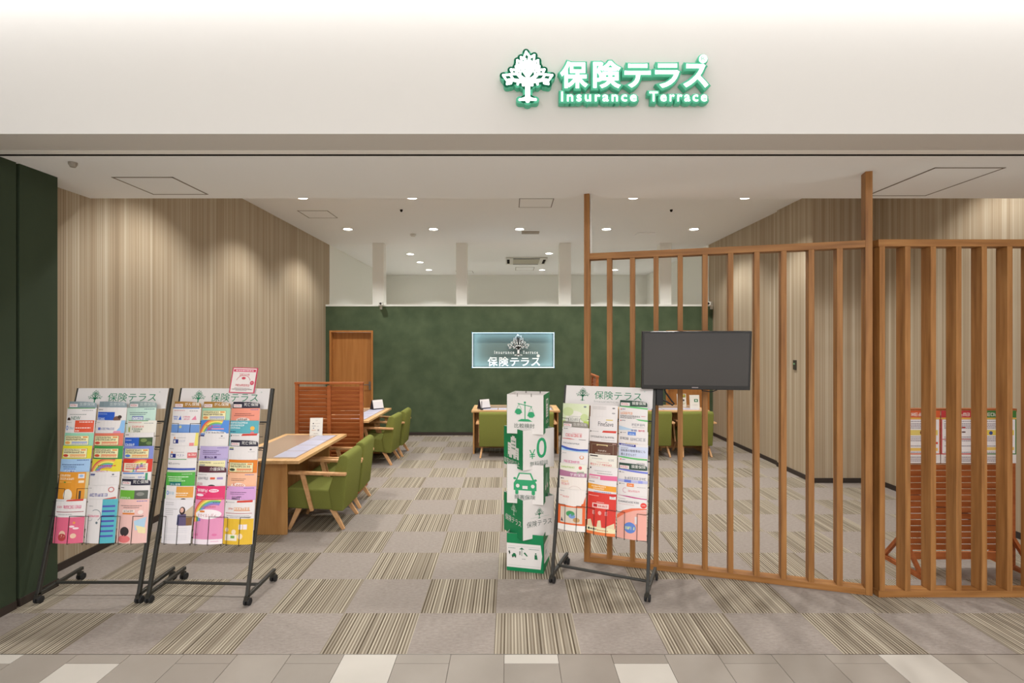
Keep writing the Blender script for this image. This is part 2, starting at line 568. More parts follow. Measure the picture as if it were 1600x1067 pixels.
b.box(XR - 0.012, XR, 7.5, BACK, 0, 0.06, BASEB); b.box(XR - 0.047, XR - 0.035, 6.608, 7.5, 0, 0.06, BASEB)
b.box(XR - 0.035, 4.62, 6.608, 6.62, 0, 0.06, BASEB); b.box(4.608, 4.62, 3.0, 6.608, 0, 0.06, BASEB)
struct('baseboard_right', b)

# green partition with the niche and two door openings
PT = 2.462
D1, D2 = (-3.446, -2.615), (2.975, 3.805)
NX0, NX1, NZ0, NZ1 = -0.721, 0.843, 1.289, 1.961
p = MB()
Y0, Y1 = BACK, BACK + 0.2
for a, c in ((XL, D1[0]), (D1[1], NX0), (NX1, D2[0]), (D2[1], XR)): p.box(a, c, Y0, Y1, 0, 2.0, GREENW)
p.box(XL, XR, Y0, Y1, 2.0, PT, GREENW)
p.box(NX0, NX1, Y0, Y1, 0, NZ0, GREENW); p.box(NX0, NX1, Y0, Y1, NZ1, 2.0, GREENW)
p.box(NX0, NX1, Y0 + 0.15, Y1, NZ0, NZ1, flat('niche_lining', L(98, 112, 104), 0.6))
struct('wall_back', p)
p = MB(); p.box(XL, XR, Y0 - 0.01, Y1 + 0.02, PT, PT + 0.035, WHITEB); struct('trim_2', p)
p = MB()
for a, c in ((XL, D1[0] - 0.03), (D1[1] + 0.03, D2[0] - 0.03), (D2[1] + 0.03, XR)): p.box(a, c, Y0 - 0.012, Y0, 0, 0.06, BASEB)
struct('baseboard_back', p)
for i, (a, c) in enumerate(((-2.627, -2.41), (-1.03, -0.82), (0.942, 1.165), (2.86, 3.08))):
    p = MB(); p.box(a, c, Y0 + 0.0, Y0 + 0.2, PT + 0.035, CEIL, WHITEB)
    struct('column', p, bevel=0.004)
p = MB(); p.box(XL - 0.1, 4.9, 14.75, 14.9, 0, CEIL + 0.1, WHITEB); p.box(XL, XL + 0.01, Y1, 14.75, 0, CEIL, WHITEB); p.box(XR - 0.01, XR, Y1, 14.75, 0, CEIL, WHITEB)
struct('wall_staffroom', p)
p = MB(); p.box(XL - 0.1, 4.85, 4.38, 15.0, CEIL, CEIL + 0.12, CEILM); struct('ceiling', p)

# shop front: header over the opening, shutter slot, soffit
p = MB(); p.box(-9, 9, 3.02, 3.28, SOF, 4.6, WHITEP); struct('wall_front', p)
p = MB(); p.box(-3.5, 4.7, 3.28, 3.345, SOF - 0.001, SOF + 0.05, SILVER); struct('trim_3', p)
p = MB(); p.box(-3.5, 4.7, 3.345, 3.374, SOF - 0.002, SOF + 0.2, DARK); struct('trim_4', p)
p = MB(); p.box(-3.6, 4.7, 3.374, 4.38, SOF, CEIL + 0.12, CEILM); struct('ceiling', p)
# mall ceiling with the cove ledge
p = MB(); p.box(-9, 9, -8, 2.55, 3.98, 4.1, CEILM); p.box(-9, 9, -8, 3.1, 4.6, 4.65, CEILM); p.box(-9, 9, 2.55, 2.6, 3.98, 4.25, CEILM); struct('ceiling', p)
p = MB()
p.box(-9, -8.9, -8, 3.0, 0, 4.6, WHITEP); p.box(8.9, 9, -8, 3.0, 0, 4.6, WHITEP)
struct('wall_mall', p)

# doors in the partition
for i, (a, c) in enumerate((D1, D2)):
    fr = MB()
    for x0, x1, z0, z1 in ((a, a + 0.035, 0, 2.0), (c - 0.035, c, 0, 2.0), (a + 0.035, c - 0.035, 1.965, 2.0)): fr.box(x0, x1, Y0 - 0.012, Y0 + 0.14, z0, z1, DOORW)
    d = fr.build('door_%d' % (i + 1), bevel=0.003); d['kind'] = 'structure'
    lf = MB(); lf.box(a + 0.037, c - 0.037, Y0 + 0.085, Y0 + 0.125, 0.006, 1.963, DOORW); dl = lf.build('door_leaf', d, bevel=0.002)
    hx = c - 0.085 if i == 0 else a + 0.085
    hd = MB(); hd.box(hx - 0.02, hx + 0.02, Y0 + 0.077, Y0 + 0.085, 0.86, 1.02, STEEL); hd.tube([(hx, Y0 + 0.085, 0.96), (hx, Y0 + 0.03, 0.96), (hx - (0.1 if i == 0 else -0.1), Y0 + 0.03, 0.96)], 0.009, STEEL)
    hd.lathe([(0.014, 0), (0.014, 0.006)], STEEL, 12, Matrix.Translation((hx, Y0 + 0.077, 0.89)) @ Matrix.Rotation(R(90), 4, 'X'))
    h = hd.build('door_handle', dl); h['label'] = 'chrome lever handle with lock plate'

# ------------------------------------------------------------------ ceiling fittings


def downlight(x, y, z, label, power, group='round ceiling downlights', cone=118):
    t = thing('downlight', label, 'ceiling light', (x, y, z), 0, group)
    m = MB(); m.lathe([(0.088, 0.0), (0.088, -0.004), (0.078, -0.007), (0.07, -0.007), (0.07, 0.0)], PLASTIC, 24); m.build('trim_ring', t)
    m = MB(); m.lathe([(0.069, -0.001), (0.069, -0.0085)], LAMP, 24); m.build('lamp_lens', t)
    spot('downlight_beam', (x, y, z - 0.03), power, cone)
    return t


PW = 106
cols = (-2.71, -1.28, 0.16, 1.61, 3.07)
names = ('far left', 'second from left', 'centre', 'second from right', 'far right')
for i, x in enumerate(cols):
    if i != 2: downlight(x, 6.80, CEIL, 'round downlight peeking below the soffit edge, %s of that row' % names[i], PW)
    downlight(x, 8.72, CEIL, 'round downlight in the row nearer the green wall, %s' % names[i], PW, cone=126)
# the row hidden above the soffit edge still lights the room
for x in cols: spot('downlight_beam', (x, 5.0, CEIL - 0.03), PW)
spot('downlight_beam', (4.1, 4.9, CEIL - 0.03), PW * 0.5)
for x, y, lb in ((-2.14, 11.2, 'round downlight beyond the partition, nearest of the left three'), (-2.13, 12.36, 'round downlight beyond the partition, middle of the left three'),
                 (-2.13, 13.69, 'round downlight beyond the partition, farthest of the left three'), (0.83, 11.12, 'round downlight beyond the partition, beside the air conditioner'),
                 (0.84, 13.69, 'small far downlight beyond the partition, behind the air conditioner'), (2.75, 13.69, 'small far downlight beyond the partition, seen through the slats')):
    downlight(x, y, CEIL, lb, PW * 1.8)


def hatch(x0, x1, y0, y1, z, label):
    t = thing('access_hatch', label, 'ceiling hatch', ((x0 + x1) / 2, (y0 + y1) / 2, z), 0, 'ceiling access hatches')
    a, c = (x1 - x0) / 2, (y1 - y0) / 2
    m = MB()
    for q in ((-a, a, -c, -c + 0.012), (-a, a, c - 0.012, c), (-a, -a + 0.012, -c, c), (a - 0.012, a, -c, c)): m.box(q[0], q[1], q[2], q[3], -0.003, 0.0, flat('hatch_frame', L(120, 110, 100), 0.5, 0.3))
    m.build('hatch_frame', t)
    m = MB(); m.box(-a + 0.014, a - 0.014, -c + 0.014, c - 0.014, -0.002, 0, CEILM); m.build('hatch_panel', t)


hatch(-2.91, -2.46, 3.81, 4.26, SOF, 'square access hatch in the low soffit at left')
hatch(2.93, 3.42, 3.6, 4.3, SOF, 'square access hatch in the soffit above the right fence')
hatch(-3.06, -2.62, 7.5, 7.95, CEIL, 'square access hatch in the ceiling beside the left wall')
hatch(0.12, 0.58, 6.86, 7.32, CEIL, 'square access hatch in the ceiling centre, near the soffit edge')
hatch(-1.45, -1.0, 13.9, 14.35, CEIL, 'small hatch beyond the partition at left')
hatch(0.14, 0.62, 13.2, 13.8, CEIL, 'small hatch beyond the partition, behind the air conditioner')

t = thing('air_conditioner', 'square ceiling cassette air conditioner beyond the green partition', 'air conditioner', (0.37, 12.1, CEIL))
m = MB(); m.box(-0.47, 0.47, -0.47, 0.47, -0.03, 0, PLASTIC); pn = m.build('panel', t, bevel=0.01)
for q in ((-0.3, 0.3, -0.44, -0.38), (-0.3, 0.3, 0.38, 0.44), (-0.44, -0.38, -0.3, 0.3), (0.38, 0.44, -0.3, 0.3)):
    m = MB(); m.box(q[0], q[1], q[2], q[3], -0.034, -0.029, DARK); m.build('louver', pn)
m = MB(); m.box(-0.3, 0.3, -0.3, 0.3, -0.036, -0.03, flat('grille', L(176, 170, 150), 0.6)); m.build('grille', pn)


def sensor(name, x, y, z, r, h, label, cat, mat=PLASTIC):
    m = MB(); m.lathe([(r, 0), (r, -h * .4), (r * .6, -h), (r * .3, -h)], mat, 16, Matrix.Translation((x, y, z))); tag(m.build(name), label, cat)


sensor('motion_sensor', -2.93, 3.50, SOF, 0.026, 0.032, 'small grey sensor under the soffit by the dark pillar', 'sensor', flat('sensor_grey', L(150, 142, 130), 0.6))
sensor('smoke_detector', -1.7, 9.15, CEIL, 0.055, 0.04, 'small round smoke detector on ceiling at left', 'smoke detector')
sensor('sprinkler_head', -1.55, 7.45, CEIL, 0.02, 0.03, 'tiny dark sprinkler head between the left downlights', 'sprinkler', DARK)
sensor('sprinkler_head', 2.3, 7.45, CEIL, 0.02, 0.03, 'tiny dark sprinkler head above the right slats', 'sprinkler', DARK)
m = MB(); m.box(0.2, 0.5, 8.9, 9.05, CEIL - 0.02, CEIL, flat('speaker_grey', L(160, 150, 136), 0.6)); tag(m.build('ceiling_speaker', bevel=0.003), 'flat grey ceiling speaker behind the centre downlight', 'speaker')
m = MB(); m.box(2.2, 2.5, 9.0, 9.2, CEIL - 0.015, CEIL, CEILM); tag(m.build('ceiling_vent', bevel=0.003), 'flat pale vent plate on the ceiling above the slats', 'vent')


def cctv(x, y, z, rz, label):
    t = thing('security_camera', label, 'security camera', (x, y, z), rz, 'security cameras on the partition')
    m = MB(); m.box(-0.02, 0.02, 0.0, 0.05, -0.06, -0.005, PLASTIC); m.tube([(0, 0.02, -0.03), (0, -0.05, 0.01)], 0.012, PLASTIC); m.build('bracket', t)
    m = MB(); m.box(-0.04, 0.04, -0.14, 0.0, 0.0, 0.075, PLASTIC); hs_ = m.build('housing', t, bevel=0.008)
    m = MB(); m.lathe([(0.022, 0), (0.018, 0.012)], BEZEL, 16, Matrix.Translation((0, -0.14, 0.038)) @ Matrix.Rotation(R(90), 4, 'X')); m.build('lens', hs_)


cctv(-2.45, BACK - 0.06, PT + 0.0, R(10), 'white security camera on the green partition, above the left door')
cctv(3.80, BACK - 0.10, PT + 0.0, R(-40), 'white security camera at the right end of the partition')
t = thing('wall_switch', 'small dark switch plate on the streaked right wall', 'switch', (XR - 0.035, 7.02, 1.48))
m = MB(); m.box(-0.015, 0, -0.035, 0.035, -0.07, 0.06, flat('switch_plate', L(60, 56, 46), 0.4)); m.build('plate', t, bevel=0.003)
m = MB(); m.box(-0.018, -0.015, -0.015, 0.02, 0.0, 0.02, flat('switch_screen', L(120, 160, 120), 0.3)); m.build('display', t)

# ------------------------------------------------------------------ illuminated shop sign
SY = 2.968     # front of the letters
sign = thing('shop_sign', 'illuminated green and white shop sign with tree emblem on the header wall', 'sign', (0.6, 3.02, 3.1))


def sx(px): return (px - 797) / 816.0 * SY
def sz(py): return 1.79 + (533 - py) / 816.0 * SY


def letter(name, body, x0, x1, y0, y1, bold, bev, space=1.0):
    """channel letter: green body 45 mm deep with a glowing white face; sign measures turned into metres on the letter front"""
    X0, X1, Z0, Z1 = sx(x0), sx(x1), sz(y1), sz(y0)
    vs, fs = solid_text(body, 0, 0.001, bold, 0.17, space)
    a0, a1 = min(v[0] for v in vs), max(v[0] for v in vs); b0, b1 = min(v[1] for v in vs), max(v[1] for v in vs)
    kx, kz = (X1 - X0) / (a1 - a0), (Z1 - Z0) / (b1 - b0)
    mp = lambda v, y: (X0 + (v[0] - a0) * kx - 0.6, y, Z0 + (v[1] - b0) * kz - 3.1)
    vg, fg = solid_text(body, 0, 0.06, bev, 0.17, space)
    m = MB(); m.add([mp(v, SY + 0.028 - v[2] / (0.06 + bev) * 0.023 - 3.02) for v in vg], fg, SIGNG); lt = m.build(name, sign, fix=False)
    m = MB(); m.add([mp(v, SY + 0.002 - v[2] / (0.001 + bold) * 0.003 - 3.02) for v in vs], fs, SIGNW); m.build('lit_face', lt, fix=False)


for ch, x0, x1, y0, y1 in (('保', 875.5, 918.5, 95, 137), ('険', 927, 970, 94.5, 137), ('テ', 976, 1017, 99, 136), ('ラ', 1024, 1062, 98.5, 136.5), ('ス', 1068, 1107, 99, 136)):
    letter('letter', ch, x0, x1, y0, y1, 0.0045, 0.0175)
letter('small_lettering', 'Insurance', 877, 995, 142.5, 157.5, 0.002, 0.028, 1.3)
letter('small_lettering', 'Terrace', 1015, 1105, 142.5, 157.5, 0.002, 0.028, 1.3)
tx, tz, th = sx(824.5), sz(156.5), sz(80.5) - sz(156.5)
m = MB(); [m.prism([(tx + x * th - 0.6, tz + y * th - 3.1) for x, y in stroke_poly(s, 0.06, 6)], 'y', SY + 0.005 - 3.02, 0.0, SIGNG) for s in STROKES]
te = m.build('tree_emblem', sign)
m = MB(); [m.prism([(tx + x * th - 0.6, tz + y * th - 3.1) for x, y in stroke_poly(s, 0.010, 5)], 'y', SY - 0.001 - 3.02, SY + 0.0045 - 3.02, SIGNW) for s in STROKES]
m.build('lit_face', te)
rx, rz_ = sx(1099) - 0.6, sz(91) - 3.1
Mr = Matrix.Translation((rx, 0, rz_)) @ Matrix.Rotation(R(90), 4, 'X')
m = MB(); m.lathe([(0.03, 0.0), (0.031, 0.04), (0.028, 0.047)], SIGNG, 24, Mr); rd = m.build('trademark_disc', sign)
m = MB(); m.lathe([(0.023, 0.047), (0.023, 0.052)], SIGNW, 24, Mr)
text_box(m, 'R', rx - 0.011, rz_ + 0.013, rx + 0.011, rz_ - 0.013, SIGNG, lambda a, b_: (a, -0.0526, b_)); m.build('lit_face', rd, fix=False)

# ------------------------------------------------------------------ lit niche sign
ns = thing('niche_sign', 'white tree and lettering in the lit niche of the green wall', 'sign', (0.06, BACK + 0.13, 1.3))
nx = lambda px: (px - 797) / 816.0 * (BACK + 0.1)
nz_ = lambda py: 1.79 + (533 - py) / 816.0 * (BACK + 0.1)
NM = flat('white_lettering', L(232, 228, 220), 0.5)


def niche_text(name, body, x0, x1, y0, y1, off):
    vs, fs = solid_text(body, 0, 0.004, off, 0.2)
    a0, a1 = min(v[0] for v in vs), max(v[0] for v in vs); b0, b1 = min(v[1] for v in vs), max(v[1] for v in vs)
    m = MB(); m.add([(nx(x0) + (v[0] - a0) / (a1 - a0) * (nx(x1) - nx(x0)) - 0.06, -v[2] - 0.03, nz_(y1) + (v[1] - b0) / (b1 - b0) * (nz_(y0) - nz_(y1)) - 1.3) for v in vs], fs, NM)
    m.build(name, ns, fix=False)


for ch, x0, x1, y0, y1 in (('保', 762, 777.5, 557, 571.5), ('険', 780, 794.5, 557, 571.5), ('テ', 797, 811, 558.5, 571), ('ラ', 814, 827, 558.5, 571), ('ス', 830, 844, 558.5, 571)):
    niche_text('letter', ch, x0, x1, y0, y1, 0.004)
niche_text('small_lettering', 'I n s u r a n c e', 772.5, 803.5, 547.5, 552.5, 0.006)
niche_text('small_lettering', 'T e r r a c e', 817, 840.5, 547.5, 552.5, 0.006)
thh = nz_(521.5) - nz_(555)
m = MB(); [m.prism([(nx(810) + x * thh - 0.06, nz_(555) + y * thh - 1.3) for x, y in stroke_poly(s, 0.006, 4)], 'y', -0.036, -0.024, NM) for s in STROKES]
m.build('tree_emblem', ns)
m = MB(); m.lathe([(0.03, 0), (0.03, 0.012)], NM, 20, Matrix.Translation((nx(841) - 0.06, -0.024, nz_(555.5) - 1.3)) @ Matrix.Rotation(R(90), 4, 'X')); m.build('trademark_disc', ns)
ls = thing('light_strip', 'cold white light strip framing the niche in the green wall', 'light strip', (0.06, BACK, 1.625))
for q in ((NX0, NX1, NZ0, NZ0 + 0.009), (NX0, NX1, NZ1 - 0.009, NZ1), (NX0, NX0 + 0.009, NZ0, NZ1), (NX1 - 0.009, NX1, NZ0, NZ1)):
    m = MB(); m.box(q[0] - 0.06, q[1] - 0.06, 0.006, 0.03, q[2] - 1.625, q[3] - 1.625, LED); m.build('tube', ls)

for lx, lz, ry, ln in ((NX0 + 0.012, 1.625, R(-90), 0.64), (NX1 - 0.012, 1.625, R(90), 0.64), (0.061, NZ0 + 0.012, R(180), 1.5), (0.061, NZ1 - 0.012, 0, 1.5)):
    l = area('led_strip_light', (lx, BACK + 0.075, lz), (0, ry, 0), 0.02 if ln < 1 else ln, 0.1, 1.9 * ln, (0.58, 0.80, 1.0))
    if ln < 1: l.data.size = ln; l.data.size_y = 0.1

# ------------------------------------------------------------------ slatted wooden fences
Lf = math.hypot(2.550 - 0.601, 3.672 - 4.246)
fa = math.atan2(3.672 - 4.246, 2.550 - 0.601)
t = thing('slat_fence', 'tall orange wood slat screen with end posts up to the soffit, television mounted on it', 'slat screen', (0.601, 4.246, 0), fa)
SW, SD = 0.038, 0.088


def rail(t, x0, x1, z0, z1):
    m = MB(); m.box(x0, x1, 0, SD, z0, z1, FENCEH); m.build('rail', t, bevel=0.002)


for x in (0.022, Lf - 0.022):
    m = MB(); m.box(x - 0.022, x + 0.022, 0, SD, 0, SOF, FENCEW); m.build('post', t, bevel=0.002)
rail(t, 0.044, Lf - 0.044, 0, 0.045); rail(t, 0.044, Lf - 0.044, 2.455, 2.505)
for k in range(1, 11):
    x = 0.022 + k * (Lf - 0.044) / 11
    m = MB(); m.box(x - SW / 2, x + SW / 2, 0, SD, 0.045, 2.455, FENCEW); m.build('slat', t, bevel=0.002)
m = MB(); m.box(0.045, 0.057, 0.03, 0.06, 2.505, SOF, PLASTIC); tag(m.build('cable_cover', t), 'white strip beside the left post')
t = thing('slat_fence', 'orange wood slat screen at right running out of the picture', 'slat screen', (2.578, 3.652, 0), 0)
rail(t, 0, 2.05, 0, 0.045); rail(t, 0, 2.05, 2.455, 2.505)
for k in range(0, 12):
    x = 0.026 + k * 0.1785
    m = MB(); m.box(x - SW / 2, x + SW / 2, 0, SD, 0.045, 2.455, FENCEW); m.build('slat', t, bevel=0.002)

# television hung on the first fence
tv = thing('television', 'black flat television hung on the wooden slats', 'television', (1.343, 3.78, 1.651), R(-9))
TM = Matrix.Rotation(R(6), 4, 'X')
m = MB(); m.box(-0.38, 0.38, 0.0, 0.045, -0.213, 0.213, BEZEL, TM); m.box(-0.25, 0.25, 0.045, 0.07, -0.15, 0.12, BEZEL, TM); tvc = m.build('casing', tv, bevel=0.004)
m = MB(); m.box(-0.363, 0.363, -0.0015, 0.002, -0.182, 0.2, SCREEN, TM); tag(m.build('screen', tv), 'dark glossy switched-off screen')
m = MB(); m.box(-0.022, 0.022, -0.002, 0.0, -0.2, -0.194, flat('badge', L(150, 140, 140), 0.4), TM); m.build('badge', tvc)
m = MB(); m.box(-0.12, 0.12, 0.05, 0.07, -0.12, 0.1, BLACKM); m.box(-0.05, 0.05, 0.06, 0.17, -0.05, 0.05, BLACKM); m.build('wall_bracket', tv)
m = MB(); m.tube([(-0.23, 0.05, -0.15), (-0.2, 0.07, -0.24), (-0.15, 0.09, -0.31), (-0.135, 0.09, -0.325), (-0.15, 0.09, -0.335), (-0.19, 0.09, -0.31), (-0.24, 0.08, -0.29)], 0.006, RUBBER, 6)
m.build('cable', tv, smooth=True)
m = MB(); m.tube([(0.02, 0.05, -0.16), (0.06, 0.06, -0.222), (0.12, 0.06, -0.23), (0.16, 0.06, -0.215), (0.18, 0.05, -0.16)], 0.004, RUBBER, 6); m.build('cable', tv, smooth=True)
m = MB(); m.box(-0.27, -0.22, 0.05, 0.09, -0.335, -0.18, RUBBER); m.build('power_box', tv, bevel=0.004)

# ------------------------------------------------------------------ desks


def desk(loc, rz, label, inset=0.115):
    """top 0.72 x 1.385, the sitting side towards +x, long side along y, origin at the near chair-side corner on the floor"""
    t = thing('desk', label, 'desk', loc, rz, 'light wood consulting desks')
    m = MB(); m.box(-0.72, 0, 0, 1.385, 0.682, 0.712, OAK); m.build('desk_top', t, bevel=0.003)
    for y in (inset, 1.36 - inset):
        m = MB(); m.box(-0.66, -0.16, y, y + 0.025, 0, 0.682, OAKV); m.build('end_panel', t, bevel=0.002)
    m = MB(); m.box(-0.42, -0.40, inset + 0.025, 1.36 - inset, 0.05, 0.682, OAKV); m.build('modesty_panel', t)
    return t


def on(loc, rz, p):
    q = Matrix.Translation(loc) @ Matrix.Rotation(rz, 4, 'Z') @ Vector(p)
    return tuple(q)


desks = [((-1.908, 4.72, 0), 0, 'nearest left desk', 'light wood desk at left nearest the camera, end panel facing it'),
         ((-1.925, 7.10, 0), 0, 'second left desk', 'light wood desk behind the louvred divider, near the wooden door'),
         ((0.782, 8.15, 0), R(-90) + math.pi, 'centre desk', 'light wood desk in front of the green wall, behind the white box tower'),
         ((3.12, 8.15, 0), R(-90) + math.pi, 'right desk', 'light wood desk behind the slat screen and television')]
# for the two desks along the back wall the sitting side faces the camera
DK = []
for loc, rz, nm, lb in desks:
    if nm in ('centre desk', 'right desk'): rz = R(-90); loc = (loc[0] - 1.385, loc[1], 0)
    DK.append((loc, rz, nm)); desk(loc, rz, lb, 0.012 if nm in ('centre desk', 'right desk') else 0.115)
SHEET = ink((176, 174, 190))
ordn = ('first', 'second', 'third', 'fourth')
for loc, rz, nm in DK:
    q = on(loc, rz, (-0.36, 0.69, 0.712))
    m = MB(); m.box(-0.29, 0.29, -0.60, 0.60, 0, 0.002, DESKMAT)
    o = m.build('desk_mat'); o.location = q; o.rotation_euler = (0, 0, rz); tag(o, 'brownish clear desk mat lying on the %s' % nm, 'desk mat', 'desk mats')
    for k in range(4):
        q = on(loc, rz, (-0.19, 0.27 + 0.285 * k, 0.7142))
        m = MB(); m.box(-0.105, 0.105, -0.135, 0.135, 0, 0.0008, SHEET)
        fn = lambda a, b_: (a, b_, 0.0011)
        rr = random.Random(k + int(loc[1] * 10))
        for i in range(6): m.polys([[(-0.09, -0.1 + i * .035), (-0.09 + rr.uniform(.08, .17), -0.1 + i * .035), (-0.09 + rr.uniform(.08, .17), -0.094 + i * .035), (-0.09, -0.094 + i * .035)]], ink((158, 156, 176)), fn)
        o = m.build('paper_sheet', fix=False); o.location = q; o.rotation_euler = (0, 0, rz)
        side = 'from the camera end' if abs(rz) < 0.1 else 'from the left'
        tag(o, 'pale printed sheet on the %s, %s %s' % (nm, ordn[k], side), 'paper sheet', 'printed sheets laid out on the desks')

# ------------------------------------------------------------------ armchairs


def make_chair():
    t = thing('armchair', 'x', 'armchair', group='olive green armchairs at the desks')
    Wd = 0.235
    m = MB(); m.prism([(-0.20, 0.185), (0.275, 0.205), (0.285, 0.385), (0.26, 0.40), (-0.17, 0.375)], 'y', -Wd, Wd, CHAIRF); m.build('seat', t, bevel=0.016, seg=3)
    m = MB(); m.prism([(-0.265, 0.175), (-0.315, 0.665), (-0.30, 0.70), (-0.265, 0.715), (-0.225, 0.70), (-0.12, 0.37), (-0.15, 0.18)], 'y', -Wd - 0.004, Wd + 0.004, CHAIRF); m.build('backrest', t, bevel=0.016, seg=3)
    for s in (-1, 1):
        y = s * (Wd + 0.026)
        m = MB(); m.prism([(-0.30, 0.522), (0.235, 0.538), (0.25, 0.552), (0.235, 0.566), (-0.30, 0.548)], 'y', y - 0.026, y + 0.026, CHAIRW); m.build('armrest', t, bevel=0.006)
        m = MB(); m.bar((0.115, y - s * .004, 0.535), (0.025, y - s * .008, 0.185), 0.024, 0.042, 0.024, 0.034, CHAIRW, (0, 1, 0)); m.build('arm_support', t, bevel=0.004)
        for (xa, xb) in ((0.17, 0.255), (-0.14, -0.265)):
            m = MB(); m.bar((xa, s * 0.19, 0.20), (xb, s * 0.222, 0.0), 0.032, 0.05, 0.026, 0.03, CHAIRW, (0, 1, 0)); m.build('leg', t, bevel=0.004)
    return t


proto = make_chair(); first = True
for x, y, rz, lb in ((-1.85, 5.20, math.pi, 'olive green armchair at the nearest left desk, closest to the camera'),
                     (-1.88, 5.82, math.pi + R(2), 'olive green armchair at the nearest left desk, beside the louvred divider'),
                     (-1.97, 7.78, math.pi + R(-2), 'olive green armchair at the second left desk, closer to the camera'),
                     (-1.93, 8.33, math.pi, 'olive green armchair at the second left desk, closer to the green wall'),
                     (-0.235, 8.26, R(90), 'olive green armchair seen from behind at the centre desk, left of the box tower'),
                     (0.43, 8.26, R(90), 'olive green armchair at the centre desk, mostly hidden behind the white box tower'),
                     (2.25, 8.32, R(90), 'olive green armchair seen from behind at the right desk, left one of two'),
                     (2.89, 8.32, R(90), 'olive green armchair seen from behind at the right desk, right one of two')):
    o = proto if first else copy_tree(proto)
    first = False
    o.location = (x, y, 0); o.rotation_euler = (0, 0, rz); o['label'] = lb

# ------------------------------------------------------------------ louvred dividers


def divider(loc, rz, wd, ht, label, z0=0.06):
    t = thing('louvred_divider', label, 'divider', loc, rz, 'red brown louvred dividers')
    for x in (0.02, wd - 0.02):
        m = MB(); m.box(x - 0.02, x + 0.02, -0.02, 0.02, 0.03, ht - 0.025, REDW); m.build('upright', t, bevel=0.002)
        m = MB(); m.box(x - 0.018, x + 0.018, -0.21, 0.21, 0.0, 0.03, REDW)
        for s in (-1, 1): m.bar((x, s * 0.2, 0.02), (x, s * 0.02, 0.24), 0.026, 0.026, 0.026, 0.026, REDW)
        m.build('foot', t)
    m = MB(); m.box(wd / 2 - 0.022, wd / 2 + 0.022, -0.018, 0.018, z0 + 0.04, ht - 0.04, REDW); m.build('mullion', t, bevel=0.002)
    m = MB(); m.box(-0.005, wd + 0.005, -0.026, 0.026, ht - 0.025, ht, REDW); m.build('top_rail', t, bevel=0.003)
    m = MB(); m.box(0.04, wd - 0.04, -0.02, 0.02, z0, z0 + 0.05, REDW); m.build('bottom_rail', t, bevel=0.002)
    n = int((ht - 0.06 - z0 - 0.05) / 0.047)
    for a, c in ((0.04, wd / 2 - 0.022), (wd / 2 + 0.022, wd - 0.04)):
        for k in range(n):
            z = z0 + 0.07 + k * (ht - 0.05 - z0 - 0.07) / n
            m = MB(); m.prism([(0.009, z), (0.004, z - 0.003), (-0.010, z + 0.040), (-0.005, z + 0.043)], 'x', a, c, REDW); m.build('slat', t)


divider((-2.60, 6.33, 0), 0, 0.82, 1.298, 'red brown louvred divider standing behind the nearest left desk')
divider((1.24, 7.42, 0), R(90), 0.85, 1.30, 'red brown louvred divider seen edge-on behind the slat screen')
divider((3.08, 4.13, 0), 0, 0.90, 1.262, 'red brown louvred divider behind the right slat screen, carrying posters', 0.075)

# posters on the divider
for k, (hc, lb, extra) in enumerate((((206, 92, 50), 'orange headed printed poster, left of three on the divider', [('r', 8, 52, 92, 66, (222, 200, 110)), ('c', 50, 59, 6, 6, (120, 70, 50)), ('r', 8, 100, 92, 108, (230, 190, 100)), ('r', 60, 84, 92, 90, (206, 70, 60))]),
                                     ((190, 60, 62), 'crimson headed printed poster, middle of three on the divider', [('r', 2, 76, 98, 77.5, (190, 60, 62)), ('r', 55, 44, 64, 47, (190, 60, 62)), ('r', 55, 56, 64, 59, (90, 60, 60))]),
                                     ((66, 120, 56), 'green headed printed poster, right of three on the divider', [('r', 8, 52, 92, 66, (222, 200, 90)), ('c', 30, 60, 5, 5, (60, 80, 140)), ('c', 50, 62, 5, 5, (190, 100, 70)), ('r', 8, 98, 92, 106, (226, 190, 100))]))):
    m = MB(); m.box(0, 0.292, 0, 0.003, 0, 0.413, CARDW)
    fn = lambda a, b_, lay=0: (a / 100 * 0.292, -0.0005 - 0.0003 * lay, 0.413 - b_ / 100 * 0.292)
    ops = [('r', 0, 0, 100, 118, hc), ('r', 3, 24, 97, 115, (232, 228, 228)), ('r', 0, 19, 100, 23, (222, 180, 90)), ('w', 22, 6, 78, 15, (244, 236, 230))]
    ops += [('l', 8, y, 88, 2, (150, 140, 150)) for y in (28, 34, 38, 42, 46, 70, 75, 80, 94, 111, 124, 129, 134)] + extra
    art(m, ops, fn, [0, 50, 100], 141, 50 + k)
    o = m.build('poster', fix=False); o.location = (3.085 + 0.2985 * k, 4.10, 0.835); tag(o, lb, 'poster', 'posters on the divider')

# ------------------------------------------------------------------ things on the desks


def slab_stand(name, loc, rz, wd, ht, label, cat, ops, tilt=8, col=(232, 228, 220)):
    t = thing(name, label, cat, loc, rz)
    M = Matrix.Rotation(R(-tilt), 4, 'X')
    m = MB(); m.box(-wd / 2, wd / 2, -0.002, 0.002, 0, ht, ink(col), M)
    fn = lambda a, b_, lay=0: tuple(M @ Vector(((a / 100 - .5) * wd, -0.0025 - 0.0004 * lay, ht - b_ / 100 * wd)))
    art(m, ops, fn, [0, 100], ht / wd * 100, len(label)); m.build('card', t, fix=False)
    m = MB(); m.box(-wd / 2 - 0.004, wd / 2 + 0.004, -0.02, 0.05, 0, 0.004, ACRYL); m.box(-wd / 2 - 0.003, wd / 2 + 0.003, 0.002, 0.005, 0.004, ht + .004, ACRYL, M); m.build('stand', t)
    return t


